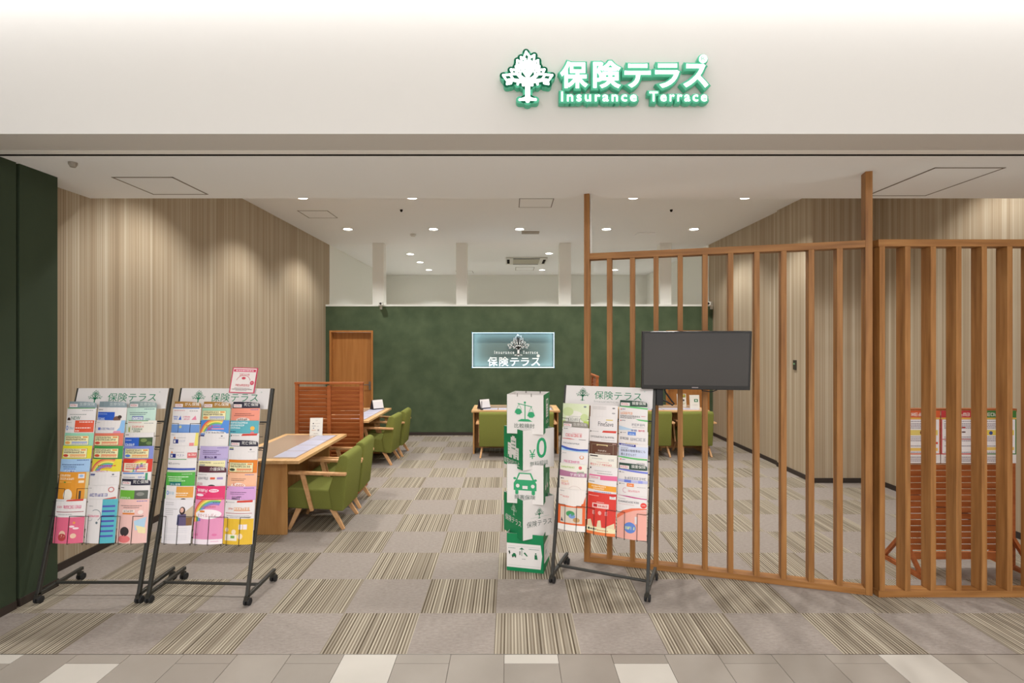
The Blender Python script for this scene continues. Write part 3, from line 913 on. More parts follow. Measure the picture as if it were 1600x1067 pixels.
slab_stand('menu_stand', (-2.22, 5.97, 0.712), R(4), 0.142, 0.203, 'upright white menu card in a clear stand on the nearest left desk', 'menu stand',
           [('c', 27, 45, 5, 5, (90, 90, 96)), ('l', 44, 43, 80, 3, (190, 180, 176)), ('l', 18, 62, 46, 4, (120, 120, 140)), ('l', 55, 66, 72, 3, (180, 176, 176)), ('c', 30, 82, 4, 4, (110, 130, 160)), ('l', 18, 96, 50, 4, (214, 160, 130)), ('r', 60, 90, 78, 106, (206, 200, 196)), ('l', 45, 20, 62, 3, (190, 186, 180)), ('l', 34, 122, 66, 4, (180, 176, 170)), ('c', 68, 98, 4, 4, (100, 100, 104))])


def calendar(loc, rz, label):
    t = thing('desk_calendar', label, 'calendar', loc, rz, 'black desk calendars')
    m = MB(); m.prism([(-0.055, 0), (0.055, 0), (0.004, 0.15), (-0.004, 0.15)], 'x', -0.095, 0.095, flat('calendar_base', L(30, 28, 40), 0.6)); m.build('base', t)
    M = Matrix.Translation((0, -0.058, 0.008)) @ Matrix.Rotation(R(-18.5), 4, 'X')
    m = MB(); m.box(-0.088, 0.088, -0.003, 0.0, 0.012, 0.148, PAPER, M)
    for i in range(5):
        for j in range(6): m.box(-0.078 + j * .027, -0.062 + j * .027, -0.0038, -0.003, 0.022 + i * .02, 0.03 + i * .02, ink((196, 196, 206)), M)
    m.build('pages', t)
    m = MB(); [m.tube([(x, -0.012, 0.14), (x, 0, 0.16), (x, 0.012, 0.14)], 0.003, BLACKM, 6) for x in (-0.03, 0.03)]; m.build('ring', t)


calendar((-2.12, 8.32, 0.712), R(44), 'black based desk calendar with white pages on the second left desk')
calendar((-0.42, 8.40, 0.712), R(36), 'black based desk calendar with white pages on the centre desk')
t = thing('pen_stand', 'slim black pen stand in front of the calendar on the centre desk', 'pen stand', (-0.445, 8.22, 0.712))
m = MB(); m.lathe([(0.024, 0), (0.024, 0.01), (0.008, 0.016)], BLACKM, 16); m.build('base', t)
m = MB(); m.tube([(0, 0, 0.01), (0, 0, 0.14)], 0.005, BLACKM, 8); m.build('pen', t)
slab_stand('leaflet_stand', (2.83, 8.60, 0.712), 0, 0.15, 0.215, 'yellow and green leaflet stand on the right desk', 'leaflet stand',
           [('r', 6, 4, 94, 40, (150, 150, 70)), ('r', 10, 10, 40, 30, (70, 90, 60)), ('r', 50, 10, 80, 24, (210, 170, 70)), ('r', 6, 50, 60, 90, (206, 200, 110)), ('r', 64, 60, 80, 80, (60, 60, 60)), ('l', 10, 100, 90, 5, (150, 170, 90)), ('l', 10, 112, 80, 5, (200, 150, 90))])
slab_stand('leaflet_stand', (2.945, 8.32, 0.712), 0, 0.155, 0.225, 'white leaflet stand with small green logo on the right desk', 'leaflet stand',
           [('r', 46, 42, 84, 72, (40, 110, 70)), ('c', 65, 57, 9, 9, (220, 230, 220)), ('l', 30, 100, 80, 4, (190, 190, 184))])

# ------------------------------------------------------------------ cardboard box tower
bt = thing('box_tower', 'tower of five stacked white and green printed cardboard boxes', 'display stand', (0.15, 4.20, 0))
BA = 0.292
GR = (22, 128, 78); IC = (52, 160, 108); GY = (112, 124, 116); WH = (228, 222, 218)
ang = (-13.2, 30.4)
boxz = [(0.0, 0.292), (0.263, 0.570), (0.529, 0.833), (0.80, 1.106), (1.072, 1.376)]


def tower_box(k, z0, z1, rz, cols, arts):
    M = Matrix.Rotation(R(rz), 4, 'Z'); h = BA / 2; T = 0.004; H = z1 - z0
    m = MB()
    # four walls: front, right, back, left, outer colour cols[i], white inside
    for i, a in enumerate((0, 90, 180, 270)):
        Q = M @ Matrix.Rotation(R(a), 4, 'Z')
        m.box(-h, h, -h, -h + T / 2, z0, z1, ink(cols[i]), Q)
        m.box(-h + T, h - T, -h + T / 2, -h + T, z0, z1, ink((214, 208, 204)), Q)
        fn = lambda x, y, lay=0, Q=Q: tuple(Q @ Vector(((x / 100 - .5) * BA, -h - 0.0004 - 0.0003 * lay, z1 - y / 100 * H)))
        if arts.get(i): art(m, arts[i], fn, [0, 50, 100], 100, k)
    b = m.build('box', bt, fix=False)
    return b


def ring(cx, cy, r0, r1, ry=1.0, col=IC):
    return [('arc', cx, cy, r0, r1, 0, 360, col)]


scales = [('r', 48.5, 24, 51, 62, IC), ('c', 49.5, 20, 3, 3, IC), ('p', [(30, 21.5), (69, 29.5), (69, 31.5), (30, 23.5)], IC),
          ('p', [(33, 24), (34, 24), (27, 38), (26, 38)], IC), ('p', [(33, 24), (34, 24), (41, 38), (40, 38)], IC), ('p', [(66, 31), (67, 31), (60, 46), (59, 46)], IC), ('p', [(66, 31), (67, 31), (74, 46), (73, 46)], IC),
          ('c', 32, 43, 9, 7.5, IC), ('r', 22, 44, 42, 46.5, IC), ('p', [(24, 46), (40, 46), (36, 50.5), (28, 50.5)], IC), ('c', 66.5, 50.5, 9, 7.5, IC), ('r', 56.5, 51.5, 76.5, 54, IC), ('p', [(58, 54), (75, 54), (71, 58), (62, 58)], IC),
          ('p', [(30, 68), (34, 65), (40, 62), (59, 62), (65, 65), (70, 68)], IC), ('t', 21, 73, 76, 85, '比較検討', GY)]
vend = [('r', 38, 14, 74, 62, WH), ('r', 46, 18, 66, 28, GR)] + [('r', 44, 33 + 7 * i, 68, 36 + 7 * i, (150, 180, 160)) for i in range(4)] + [('t', 36, 68, 70, 78, '10', WH)]
bld = [('r', 22, 40, 42, 78, WH), ('r', 38, 24, 66, 78, WH), ('r', 45, 20, 59, 26, WH), ('r', 62, 48, 80, 78, WH)] + \
      [('r', x, y, x + 3, y + 3.5, GR) for x in (43, 49, 55, 60) for y in (32, 41, 50)] + [('r', x, y, x + 3, y + 1.5, GR) for x in (26, 33) for y in (46, 53, 60)] + [('r', x, y, x + 3, y + 1.5, GR) for x in (68, 74) for y in (54, 60, 66)] + \
      [('r', 28, 70, 33, 78, GR), ('r', 49, 68, 55, 78, GR), ('r', 69, 71, 74, 78, GR), ('t', 8, 80, 88, 94, '取扱30社以上', WH)]
zero = [('t', 20, 50, 39, 74, '¥', IC), ('t', 43, 22, 75, 74, '0', IC), ('t', 44.2, 23, 73.8, 73, '0', IC), ('t', 22, 80, 80, 93, '無料相談', GY)]
car = [('p', [(33, 21), (66, 21), (76, 42), (24, 42)], IC), ('p', [(36, 24), (63, 24), (70, 39), (29, 39)], WH), ('p', [(24, 40), (76, 40), (81, 48), (81, 66), (19, 66), (19, 48)], IC), ('c', 22, 36, 4, 3, IC), ('c', 78, 39, 4, 3, IC),
       ('c', 30, 54.5, 5, 4.8, WH), ('c', 71, 54.5, 5, 4.8, WH), ('r', 43, 54, 57, 62, WH), ('r', 23.5, 66, 32, 74, IC), ('r', 68, 66, 77, 74, IC), ('c', 27.7, 74, 4.2, 2.4, IC), ('c', 72.5, 74, 4.3, 2.4, IC), ('t', 21, 77, 78, 88, '損害保険', GY)]
# printed emblem faces: tree above slanting lettering
tree_w = [('tree', 52, 52, 28, (40, 120, 80)), ('l', 24, 48, 84, 0.8, (170, 190, 176)), ('t', 12, 56, 92, 71, '保険テラス', (70, 90, 78))]
tree_g = [('tree', 54, 48, 30, (196, 220, 200)), ('t', 8, 54, 92, 70, '保険テラス', WH)]
panel = [('p', [(0, 26), (92, 26), (96, 55), (92, 90), (0, 90)], WH), ('l', 4, 33, 90, 0.8, (180, 184, 180)), ('l', 4, 84, 90, 0.8, (180, 184, 180)), ('l', 4, 38, 24, 1.6, (130, 150, 140)), ('l', 60, 38, 88, 1.6, (130, 150, 140)),
         ('p', [(34, 41), (41, 36), (48, 41)], (30, 110, 70)), ('r', 40.5, 41, 41.7, 58, (30, 110, 70)), ('p', [(46, 50), (50, 48), (58, 58), (54, 58)], (30, 110, 70)), ('r', 35, 46, 37, 56, (60, 70, 60)), ('r', 14, 56, 26, 61, (30, 110, 70)), ('p', [(16, 56), (18, 52), (23, 52), (25, 56)], (30, 110, 70)), ('c', 17, 62, 1.8, 1.8, (40, 60, 50)), ('c', 24, 62, 1.8, 1.8, (40, 60, 50)), ('p', [(5, 48), (8, 45), (10, 52), (8, 56)], (60, 70, 60)), ('c', 79, 49, 2, 2, (30, 110, 70)), ('p', [(76, 52), (82, 52), (84, 64), (76, 64)], (30, 110, 70)), ('l', 42, 65, 52, 1.4, (150, 160, 154))]
side5 = [('p', [(8, 26), (100, 26), (100, 90), (8, 78)], WH), ('l', 20, 40, 80, 1.4, (150, 160, 154)), ('r', 30, 50, 44, 62, (150, 170, 160)), ('l', 20, 70, 80, 1.4, (150, 160, 154))]
carside = [('p', [(70, 60), (20, 60), (40, 30), (62, 30)], (120, 180, 150)), ('c', 34, 64, 8, 7, WH), ('c', 62, 64, 8, 7, WH)]
tower_box(5, *boxz[0], ang[0], (GR, GR, GR, GR), {0: panel, 1: side5})
tower_box(4, *boxz[1], ang[1], (WH, GR, WH, GR), {0: tree_w, 3: tree_g})
tower_box(3, *boxz[2], ang[0], (WH, GR, WH, GR), {0: car, 1: carside})
tower_box(2, *boxz[3], ang[1], (WH, GR, WH, GR), {0: zero, 3: bld})
tower_box(1, *boxz[4], ang[0], (WH, GR, WH, GR), {0: scales, 1: vend})
MT = Matrix.Rotation(R(ang[0]), 4, 'Z')
for x, y in ((-0.06, -0.146), (0.05, -0.146), (-0.05, 0.142), (0.07, 0.142)):
    m = MB(); m.tube([(x, y - 0.006, 1.362), (x, y - 0.006, 1.386), (x, y + 0.008, 1.386), (x, y + 0.008, 1.362)], 0.003, BLACKM if y > 0 else STEEL, 6, MT); m.build('clip', bt)

# ------------------------------------------------------------------ brochure racks
TH = math.atan2(0.345, 1.375)
PHI = R(6.5)
HWID = 0.345
PITCH = 0.0883
ZB = 0.392        # bottom of the lowest pocket
BW, BH, BT, BG = 0.209, 0.297, 0.005, 0.021
PC = (-0.216, 0.004, 0.224)      # pocket centres


def row_matrix(i):
    z = ZB + PITCH * (7 - i)
    y = 0.345 / 1.375 * (z - 0.06) - 0.022
    return Matrix.Translation((0, y, z)) @ Matrix.Rotation(-PHI, 4, 'X')


def lean(z, n=0.0):
    """point of the leaning frame at height z, n in front of it"""
    return Vector((0, 0.345 / 1.375 * (z - 0.06), z)) + Vector((0, -math.cos(TH), math.sin(TH))) * n


def wire_row(m, i):
    """one row of wire pockets: loops that hug the bulge of the brochures"""
    M = row_matrix(i)
    yf, yg, sh = -0.0236, -0.0072, -0.024 + 0.05 * i / 7.0
    if i == 7: yf, yg, sh = -0.0300, -0.0290, 0.0      # nothing stands in front of the lowest row
    zt, ho, r = 0.185, 0.044, 0.0021
    cs = [c + sh for c in PC]
    for a, c in ((None, cs[0]), (cs[0], cs[1]), (cs[1], cs[2]), (cs[2], None)):
        up = [(a + ho, 0.012, -0.004), (a + ho, yf, -0.004), (a + ho, yf, zt), (a + 0.102, yg, zt)] if a is not None else [(-HWID + 0.01, 0.012, zt), (-HWID + 0.012, 0.0, zt)]
        dn = [(c - 0.102, yg, zt), (c - ho, yf, zt), (c - ho, yf, -0.004), (c - ho, 0.012, -0.004)] if c is not None else [(HWID - 0.012, 0.0, zt), (HWID - 0.01, 0.012, zt)]
        m.tube(up + dn, r, WIREM, 5, M)
    m.tube([(-HWID + 0.01, 0.012, -0.004), (HWID - 0.01, 0.012, -0.004)], r, WIREM, 5, M)


def make_rack():
    t = thing('brochure_rack', 'x', 'brochure rack')
    for s in (-1, 1):
        x = s * HWID
        m = MB(); m.bar((x, 0, 0.05), (x, 0.349, 1.44), 0.022, 0.026, 0.022, 0.026, BLACKM); m.build('side_post', t, bevel=0.003)
        m = MB(); m.bar((x, -0.012, 0.062), (x, 0.375, 0.082), 0.022, 0.024, 0.022, 0.024, BLACKM); m.build('foot_bar', t, bevel=0.003)
        for y in (0.0, 0.355):
            q = MB(); q.box(x - 0.014, x + 0.014, y - 0.014, y + 0.014, 0.036, 0.062, BLACKM)
            cb_ = q.build('caster', t)
            for d in (-0.013, 0.013):
                q = MB(); q.lathe([(0.012, -0.009), (0.024, -0.007), (0.025, 0.0), (0.024, 0.007), (0.012, 0.009)], RUBBER, 18, Matrix.Translation((x + d, y + 0.008, 0.025)) @ Matrix.Rotation(R(90), 4, 'Y'))
                q.build('wheel', cb_)
    m = MB(); m.tube([(-HWID, 0.145, 0.078), (HWID, 0.145, 0.078)], 0.0105, BLACKM, 10); m.build('cross_bar', t)
    for z in (0.42, 1.02, 1.2):
        m = MB(); p = lean(z, -0.002); m.tube([(-HWID, p.y, p.z), (HWID, p.y, p.z)], 0.006, BLACKM, 8); m.build('cross_bar', t)
    for x in (-HWID + 0.012, PC[0] + 0.11, PC[1] + 0.11, HWID - 0.012):
        m = MB(); m.tube([(x, lean(0.37).y, 0.37), (x, lean(1.3).y, 1.3)], 0.003, WIREM, 6); m.build('back_rod', t)
    for i in range(8):
        m = MB(); wire_row(m, i); m.build('wire_pocket', t, smooth=False)
    # header board
    HWb, HHb = 0.672, 0.152
    top = lean(1.437, 0.017)
    Mh = Matrix.Translation(top) @ Matrix.Rotation(-TH, 4, 'X')
    m = MB(); m.box(-HWb / 2, HWb / 2, -0.002, 0.003, -HHb, 0, ink((222, 216, 214)), Mh)
    fn = lambda a, b_, lay=0: tuple(Mh @ Vector(((a / 100 - .5) * HWb, -0.0026 - 0.0003 * lay, -b_ / 100 * HWb)))
    art(m, [('tree', 20.5, 17.2, 15.2, (34, 130, 90)), ('t', 34.5, 5.4, 88, 14.8, '保険テラス', (34, 130, 90)), ('t', 34.5, 16.2, 88, 18.4, 'Insurance Terrace', (176, 176, 172)), ('c', 91, 4.2, 0.9, 0.9, (196, 200, 194))], fn, [0, 50, 100], 23, 3)
    tag(m.build('header_board', t, fix=False), 'white header board with green tree and lettering')
    return t


RACKS = [((-2.882, 3.567, 0), R(0), 'leftmost rack', 'black wheeled brochure rack at far left, beside the shaded green pillar'),
         ((-2.127, 3.554, 0), R(-2.7), 'second rack', 'black wheeled brochure rack with the pink notice clipped on top'),
         ((0.627, 3.727, 0), R(-23.6), 'right rack', 'black wheeled brochure rack standing angled in front of the slat screen')]
rp = make_rack()
RM = []
for i, (loc, rz, nm, lb) in enumerate(RACKS):
    o = rp if i == 0 else copy_tree(rp)
    o.location = loc; o.rotation_euler = (0, 0, rz); o['label'] = lb; o['group'] = 'wheeled brochure racks'
    RM.append(Matrix.Translation(loc) @ Matrix.Rotation(rz, 4, 'Z'))

STR = [i * 12.5 for i in range(9)]


def slab(m, wd, ht, T, bulge, mat, edge):
    n = 8; vs = []
    for z in (0, ht):
        for k in range(n + 1):
            x = (k / n - .5) * wd; y = -bulge * (1 - (2 * x / wd) ** 2)
            vs += [(x, y - T, z), (x, y, z)]
    fr, ed = [], []
    o = 2 * (n + 1)
    for k in range(n):
        a = 2 * k
        fr.append((a, a + 2, o + a + 2, o + a)); ed.append((a + 1, o + a + 1, o + a + 3, a + 3))
        ed.append((o + a, o + a + 2, o + a + 3, o + a + 1)); ed.append((a, a + 1, a + 3, a + 2))
    ed.append((0, o, o + 1, 1)); ed.append((2 * n, 2 * n + 1, o + 2 * n + 1, o + 2 * n))
    m.add(vs, fr, mat); m.add(vs, ed, edge)


def bfn(wd, ht, T, bulge):
    def fn(a, b_, lay=0):
        x = (a / 100 - .5) * wd
        return (x, -bulge * (1 - (2 * x / wd) ** 2) - T - 0.0004 - 0.00008 * lay, ht - b_ / 100 * wd)
    return fn


COLN = ('left', 'middle', 'right')
ORD = ('top', 'second', 'third', 'fourth', 'fifth', 'sixth', 'seventh', 'lowest')


def brochure(rk, col, row, desc, base, ops, seed, count):
    m = MB(); slab(m, BW, BH, BT, BG, ink(base), ink((220, 216, 212)))
    art(m, ops, bfn(BW, BH, BT, BG), STR, BH / BW * 100, seed)
    o = m.build('brochure', fix=False)
    rr = random.Random(seed * 3 + 1)
    sh = (-0.024 + 0.05 * row / 7.0) if rk < 2 else (-0.018 + 0.022 * row / 7.0)
    o.matrix_world = RM[rk] @ row_matrix(row) @ Matrix.Translation((PC[col] + sh + rr.uniform(-.004, .004), 0, rr.uniform(0, .004))) @ Matrix.Rotation(R(rr.uniform(-.7, .7)), 4, 'Y')
    tag(o, '%s, %s in %s column of the %s' % (desc, count, COLN[col], RACKS[rk][2]), 'brochure', 'brochures in the %s' % RACKS[rk][2])


def card(rk, col, row, text, colr, sub, desc, tcol=(240, 236, 230), rise=0.046):
    """category card standing up behind a brochure"""
    wd, ht = 0.2, 0.10
    m = MB()
    yy = lambda x: -BG * (1 - (2 * x / BW) ** 2)
    top = [(-100, 0.0), (-60, 0.0), (-20, 0.0), (20, 0.001), (50, 0.003), (75, 0.0055), (90, 0.009), (97, 0.015), (100, 0.024)]
    xs = [p * wd / 200 for p, d in top]; hs = [ht - d for p, d in top]
    vs = []
    for x, h in zip(xs, hs): vs += [(x, yy(x) - 0.001, 0), (x, yy(x), 0), (x, yy(x) - 0.001, h), (x, yy(x), h)]
    fs = []
    for k in range(len(xs) - 1):
        a = 4 * k; fs += [(a, a + 4, a + 6, a + 2), (a + 1, a + 3, a + 7, a + 5), (a + 2, a + 6, a + 7, a + 3), (a, a + 1, a + 5, a + 4)]
    a = 4 * (len(xs) - 1); fs += [(0, 2, 3, 1), (a, a + 1, a + 3, a + 2)]
    m.add(vs, fs, ink(colr))
    fn = lambda a, b_, lay=0: ((a / 100 - .5) * wd, yy((a / 100 - .5) * wd) - 0.0013 - 0.0001 * lay, ht - b_ / 100 * wd)
    ops = [('t', 46, 3.6, 95, 15.6, text, tcol)]
    if sub: ops += [('r', 3, 8.5, 38, 20, (236, 228, 226)), ('w', 6, 10.5, 34, 16.5, (206, 80, 90))]
    art(m, ops, fn, STR, 60, 5)
    o = m.build('category_card', fix=False)
    sh = (-0.024 + 0.05 * row / 7.0) if rk < 2 else (-0.018 + 0.022 * row / 7.0)
    o.matrix_world = RM[rk] @ row_matrix(row) @ Matrix.Translation((PC[col] + sh, 0.0018, BH + rise - ht))
    tag(o, desc, 'category card', 'category cards in the racks')


W_ = (228, 221, 219); CR = (236, 226, 176); BK = (70, 62, 58); RD = (206, 66, 52); OR = (222, 132, 60); NV = (40, 50, 120); BL = (60, 104, 196); GN = (60, 150, 70); PK = (222, 130, 156); GY2 = (168, 164, 164)


def bordered(border, oval, bar):
    return (border, [('r', 4, 9, 88, 41, BK), ('r', 4.8, 9.6, 87.2, 40.2, CR), ('w', 8, 12, 66, 17, BK), ('w', 8, 19, 80, 25, BK), ('r', 70, 12, 84, 16, OR), ('c', 17, 33, 11, 4.6, oval), ('r', 34, 29, 84, 33, bar), ('l', 34, 35, 84, 2.6, bar)])


def rainbow(cx, cy, r):
    cs = ((222, 96, 86), (236, 170, 90), (240, 222, 110), (120, 184, 110), (110, 150, 210), (150, 120, 190))
    return [('arc', cx, cy, r - 5 * i - 5, r - 5 * i, 70, 190, c) for i, c in enumerate(cs)]


lines = lambda x0, x1, ys, c=GY2, h=1.6: [('l', x0, y, x1, h, c) for y in ys]
B = []
# rack 0 ------------------------------------------------
B += [(0, 0, 0, 'white brochure with dark green NEW title', W_, [('r', 2, 0, 98, 2.5, GN), ('l', 60, 8, 92, 2.5, GY2), ('l', 14, 22, 74, 2, (120, 130, 124)), ('t', 22, 29, 56, 41, 'NEW', (30, 110, 84)), ('c', 12, 42, 7, 9, (60, 40, 36))]),
      (0, 0, 1, 'half white half orange-red brochure', W_, [('r', 39, 0, 98, 40, (220, 88, 58)), ('c', 8, 26, 5, 8, (90, 130, 200)), ('c', 8, 26, 2.5, 5, W_), ('w', 16, 22, 36, 30, (150, 180, 196)), ('l', 54, 4, 94, 3, (244, 226, 220)), ('l', 42, 24, 90, 3, (244, 226, 220)), ('l', 42, 34, 56, 3, (244, 226, 220)), ('l', 4, 6, 26, 1.6, GY2)]),
      (0, 0, 2, 'mint bordered brochure with cream panel', *bordered((150, 206, 176), (226, 160, 90), (130, 150, 210))),
      (0, 0, 3, 'yellow bordered brochure with cream panel', *bordered((222, 212, 50), (206, 76, 56), (226, 150, 90))),
      (0, 0, 4, 'light blue brochure with navy lines', (160, 192, 226), [('l', 6, 18, 84, 2.4, (60, 76, 120)), ('l', 14, 25, 62, 2.4, (60, 76, 120)), ('l', 16, 32, 60, 2.2, (70, 96, 170)), ('r', 22, 36, 60, 44, (190, 210, 236)), ('t', 26, 38, 58, 46, 'CURE', NV), ('l', 62, 3, 96, 2, NV)]),
      (0, 0, 5, 'tall orange brochure with white title', (222, 148, 50), [('w', 4, 8, 46, 15, (248, 230, 200)), ('w', 4, 19, 58, 26, (248, 230, 200)), ('r', 70, 6, 88, 21, W_), ('c', 79, 13, 6, 4, (150, 180, 220)), ('r', 72, 28, 88, 36, (240, 220, 190)), ('l', 4, 32, 50, 2.5, (244, 190, 100)), ('r', 22, 32, 30, 36, (90, 140, 60)), ('r', 92, 0, 100, 140, (206, 190, 140)), ('c', 40, 76, 16, 20, (236, 226, 210)), ('r', 76, 62, 82, 90, (70, 60, 54))]),
      (0, 0, 7, 'white and pink brochure with red tag', W_, [('p', [(44, 2), (94, -2), (92, 6), (40, 6)], RD), ('r', 2, 4, 5, 7, BK), ('l', 8, 4, 34, 1.6, GY2), ('w', 8, 22, 28, 28, (206, 90, 110)), ('w', 32, 20, 90, 30, (214, 90, 130)), ('r', 6, 40, 96, 42, (150, 50, 60)), ('l', 14, 48, 64, 2.2, GY2), ('r', 0, 58, 100, 142, (222, 104, 132)), ('c', 66, 88, 8, 3.5, (244, 214, 220)), ('c', 78, 94, 9, 3.5, (244, 214, 220)), ('c', 72, 76, 4, 4, (230, 150, 80)), ('c', 36, 112, 11, 11, (236, 196, 170)), ('c', 36, 122, 14, 12, (180, 70, 70)), ('c', 72, 118, 9, 8, (236, 196, 170))]),
      (0, 1, 0, 'white brochure with blue title block', W_, [('r', 2, 16, 66, 44, (50, 92, 190)), ('w', 4, 36, 34, 43, (220, 228, 240)), ('l', 4, 22, 40, 2, (170, 190, 230)), ('c', 74, 40, 11, 10, (120, 84, 70)), ('c', 82, 33, 6, 6, (60, 40, 34)), ('l', 4, 7, 22, 2.4, (90, 84, 80))]),
      (0, 1, 1, 'white brochure with pale blue edge', W_, [('p', [(90, 0), (100, 0), (100, 46), (74, 40), (86, 24)], (140, 186, 230)), ('p', [(70, 36), (90, 36), (90, 46), (66, 46)], (226, 150, 176)), ('r', 12, 24, 22, 33, (90, 110, 190)), ('w', 24, 25, 72, 32, (130, 140, 180)), ('l', 4, 6, 18, 2, GY2)]),
      (0, 1, 2, 'coral bordered brochure with cream panel', *bordered((224, 122, 98), (210, 80, 66), (222, 120, 90))),
      (0, 1, 3, 'green bordered brochure with cream panel', *bordered((64, 148, 76), (208, 84, 60), (222, 120, 80))),
      (0, 1, 4, 'yellow brochure with rainbow arc', (226, 208, 60), rainbow(60, 62, 66) + [('l', 26, 20, 86, 3, RD), ('l', 26, 28, 70, 3, (206, 120, 90)), ('c', 42, 46, 40, 9, (240, 230, 226)), ('w', 16, 38, 64, 46, (200, 90, 110))]),
      (0, 1, 5, 'plain white brochure with navy tag', W_, [('r', 2, 6, 22, 10, NV), ('r', 2, 11, 20, 13, (110, 120, 170)), ('c', 82, 9, 3.4, 2.4, (110, 110, 120)), ('l', 76, 15, 94, 1.4, GY2)]),
      (0, 1, 6, 'white brochure with purple lettering', W_, [('l', 4, 8, 16, 2, GY2), ('w', 8, 26, 74, 36, (76, 76, 150)), ('arc', 82, 14, 6, 9, 0, 360, (196, 120, 116)), ('p', [(60, 44), (96, 38), (98, 44), (62, 48)], (206, 96, 80))]),
      (0, 1, 7, 'white and teal brochure with purple bars', W_, [('r', 56, 0, 100, 142, (88, 176, 188))] + [('r', 57, 20 + 16 * i, 94, 26 + 16 * i, (80, 84, 170)) for i in range(7)] + [('w', 6, 52, 50, 58, (224, 110, 140)), ('arc', 36, 52, 17, 19, -60, 130, (130, 140, 146)), ('c', 42, 76, 4, 4, (110, 120, 126)), ('l', 8, 22, 24, 2, GY2), ('arc', 16, 62, 8, 9.5, 180, 360, (170, 176, 180))]),
      (0, 2, 0, 'pale mint brochure with boxed title', (196, 222, 208), [('l', 66, 4, 96, 2.4, (90, 110, 130)), ('l', 12, 16, 76, 2.2, (90, 110, 120)), ('l', 14, 22, 72, 2.2, (90, 110, 120)), ('r', 24, 29, 64, 43, (90, 96, 170)), ('r', 26, 32, 62, 43, (226, 232, 236)), ('t', 29, 34, 60, 42, 'CURE', (90, 96, 170)), ('c', 78, 40, 8, 4, (170, 190, 186))]),
      (0, 2, 1, 'cream brochure with small plant drawing', (232, 226, 214), [('r', 4, 0, 76, 2, GN), ('l', 4, 6, 56, 2, (206, 130, 120)), ('l', 64, 8, 92, 2.4, GY2), ('p', [(8, 40), (6, 20), (10, 26), (14, 18), (14, 40)], (166, 176, 90)), ('w', 22, 18, 64, 24, (220, 130, 120)), ('w', 22, 26, 60, 32, (90, 130, 90)), ('w', 28, 34, 54, 40, (70, 100, 70))]),
      (0, 2, 2, 'brochure with blue block and forest photograph', W_, [('r', 2, 16, 57, 142, (52, 96, 190)), ('r', 57, 16, 98, 142, (62, 84, 50)), ('c', 72, 26, 10, 6, (120, 140, 80)), ('c', 88, 36, 8, 6, (100, 124, 70)), ('w', 6, 36, 44, 44, (222, 228, 240)), ('l', 6, 24, 30, 2.4, (190, 204, 236)), ('l', 4, 6, 18, 2.4, BK)]),
      (0, 2, 3, 'periwinkle bordered brochure with cream panel', *bordered((132, 142, 206), (90, 130, 210), (226, 150, 90))),
      (0, 2, 4, 'red bordered brochure with rainbow corner', (214, 62, 48), rainbow(70, 44, 46) + [('r', 6, 14, 88, 41, (236, 222, 200)), ('w', 14, 17, 82, 22, (200, 80, 60)), ('l', 14, 25, 84, 2.6, (190, 100, 80)), ('r', 14, 31, 84, 34, (208, 70, 56))]),
      (0, 2, 5, 'white brochure with blue top stripe', W_, [('r', 6, 2, 80, 6, (80, 130, 200)), ('r', 84, 3, 91, 142, (70, 150, 110)), ('l', 8, 16, 52, 2.4, (130, 140, 150)), ('w', 62, 14, 84, 20, (120, 140, 200))]),
      (0, 2, 6, 'white brochure with green block and grey photograph', W_, [('r', 2, 16, 56, 142, (110, 174, 62)), ('r', 56, 16, 96, 142, (96, 98, 92)), ('c', 74, 28, 12, 6, (140, 140, 132)), ('w', 6, 38, 44, 44, (214, 230, 196)), ('l', 4, 7, 18, 2.4, BK)]),
      (0, 2, 7, 'pale pink brochure with boxed orange title', (236, 190, 182), [('l', 64, 5, 94, 2.4, (110, 110, 180)), ('l', 8, 20, 80, 2.2, (120, 100, 96)), ('l', 20, 26, 74, 2.2, (120, 100, 96)), ('r', 18, 34, 60, 43, (240, 226, 218)), ('w', 22, 35.5, 56, 41.5, (120, 90, 80)), ('r', 18, 44, 60, 49, OR), ('c', 78, 42, 8, 7, (240, 222, 214)), ('p', [(60, 70), (96, 58), (92, 92), (66, 100)], (176, 204, 224)), ('p', [(66, 84), (96, 92), (96, 112), (76, 108)], (236, 220, 170)), ('c', 30, 128, 22, 12, (226, 120, 120)), ('c', 30, 104, 16, 15, (66, 56, 56))])]
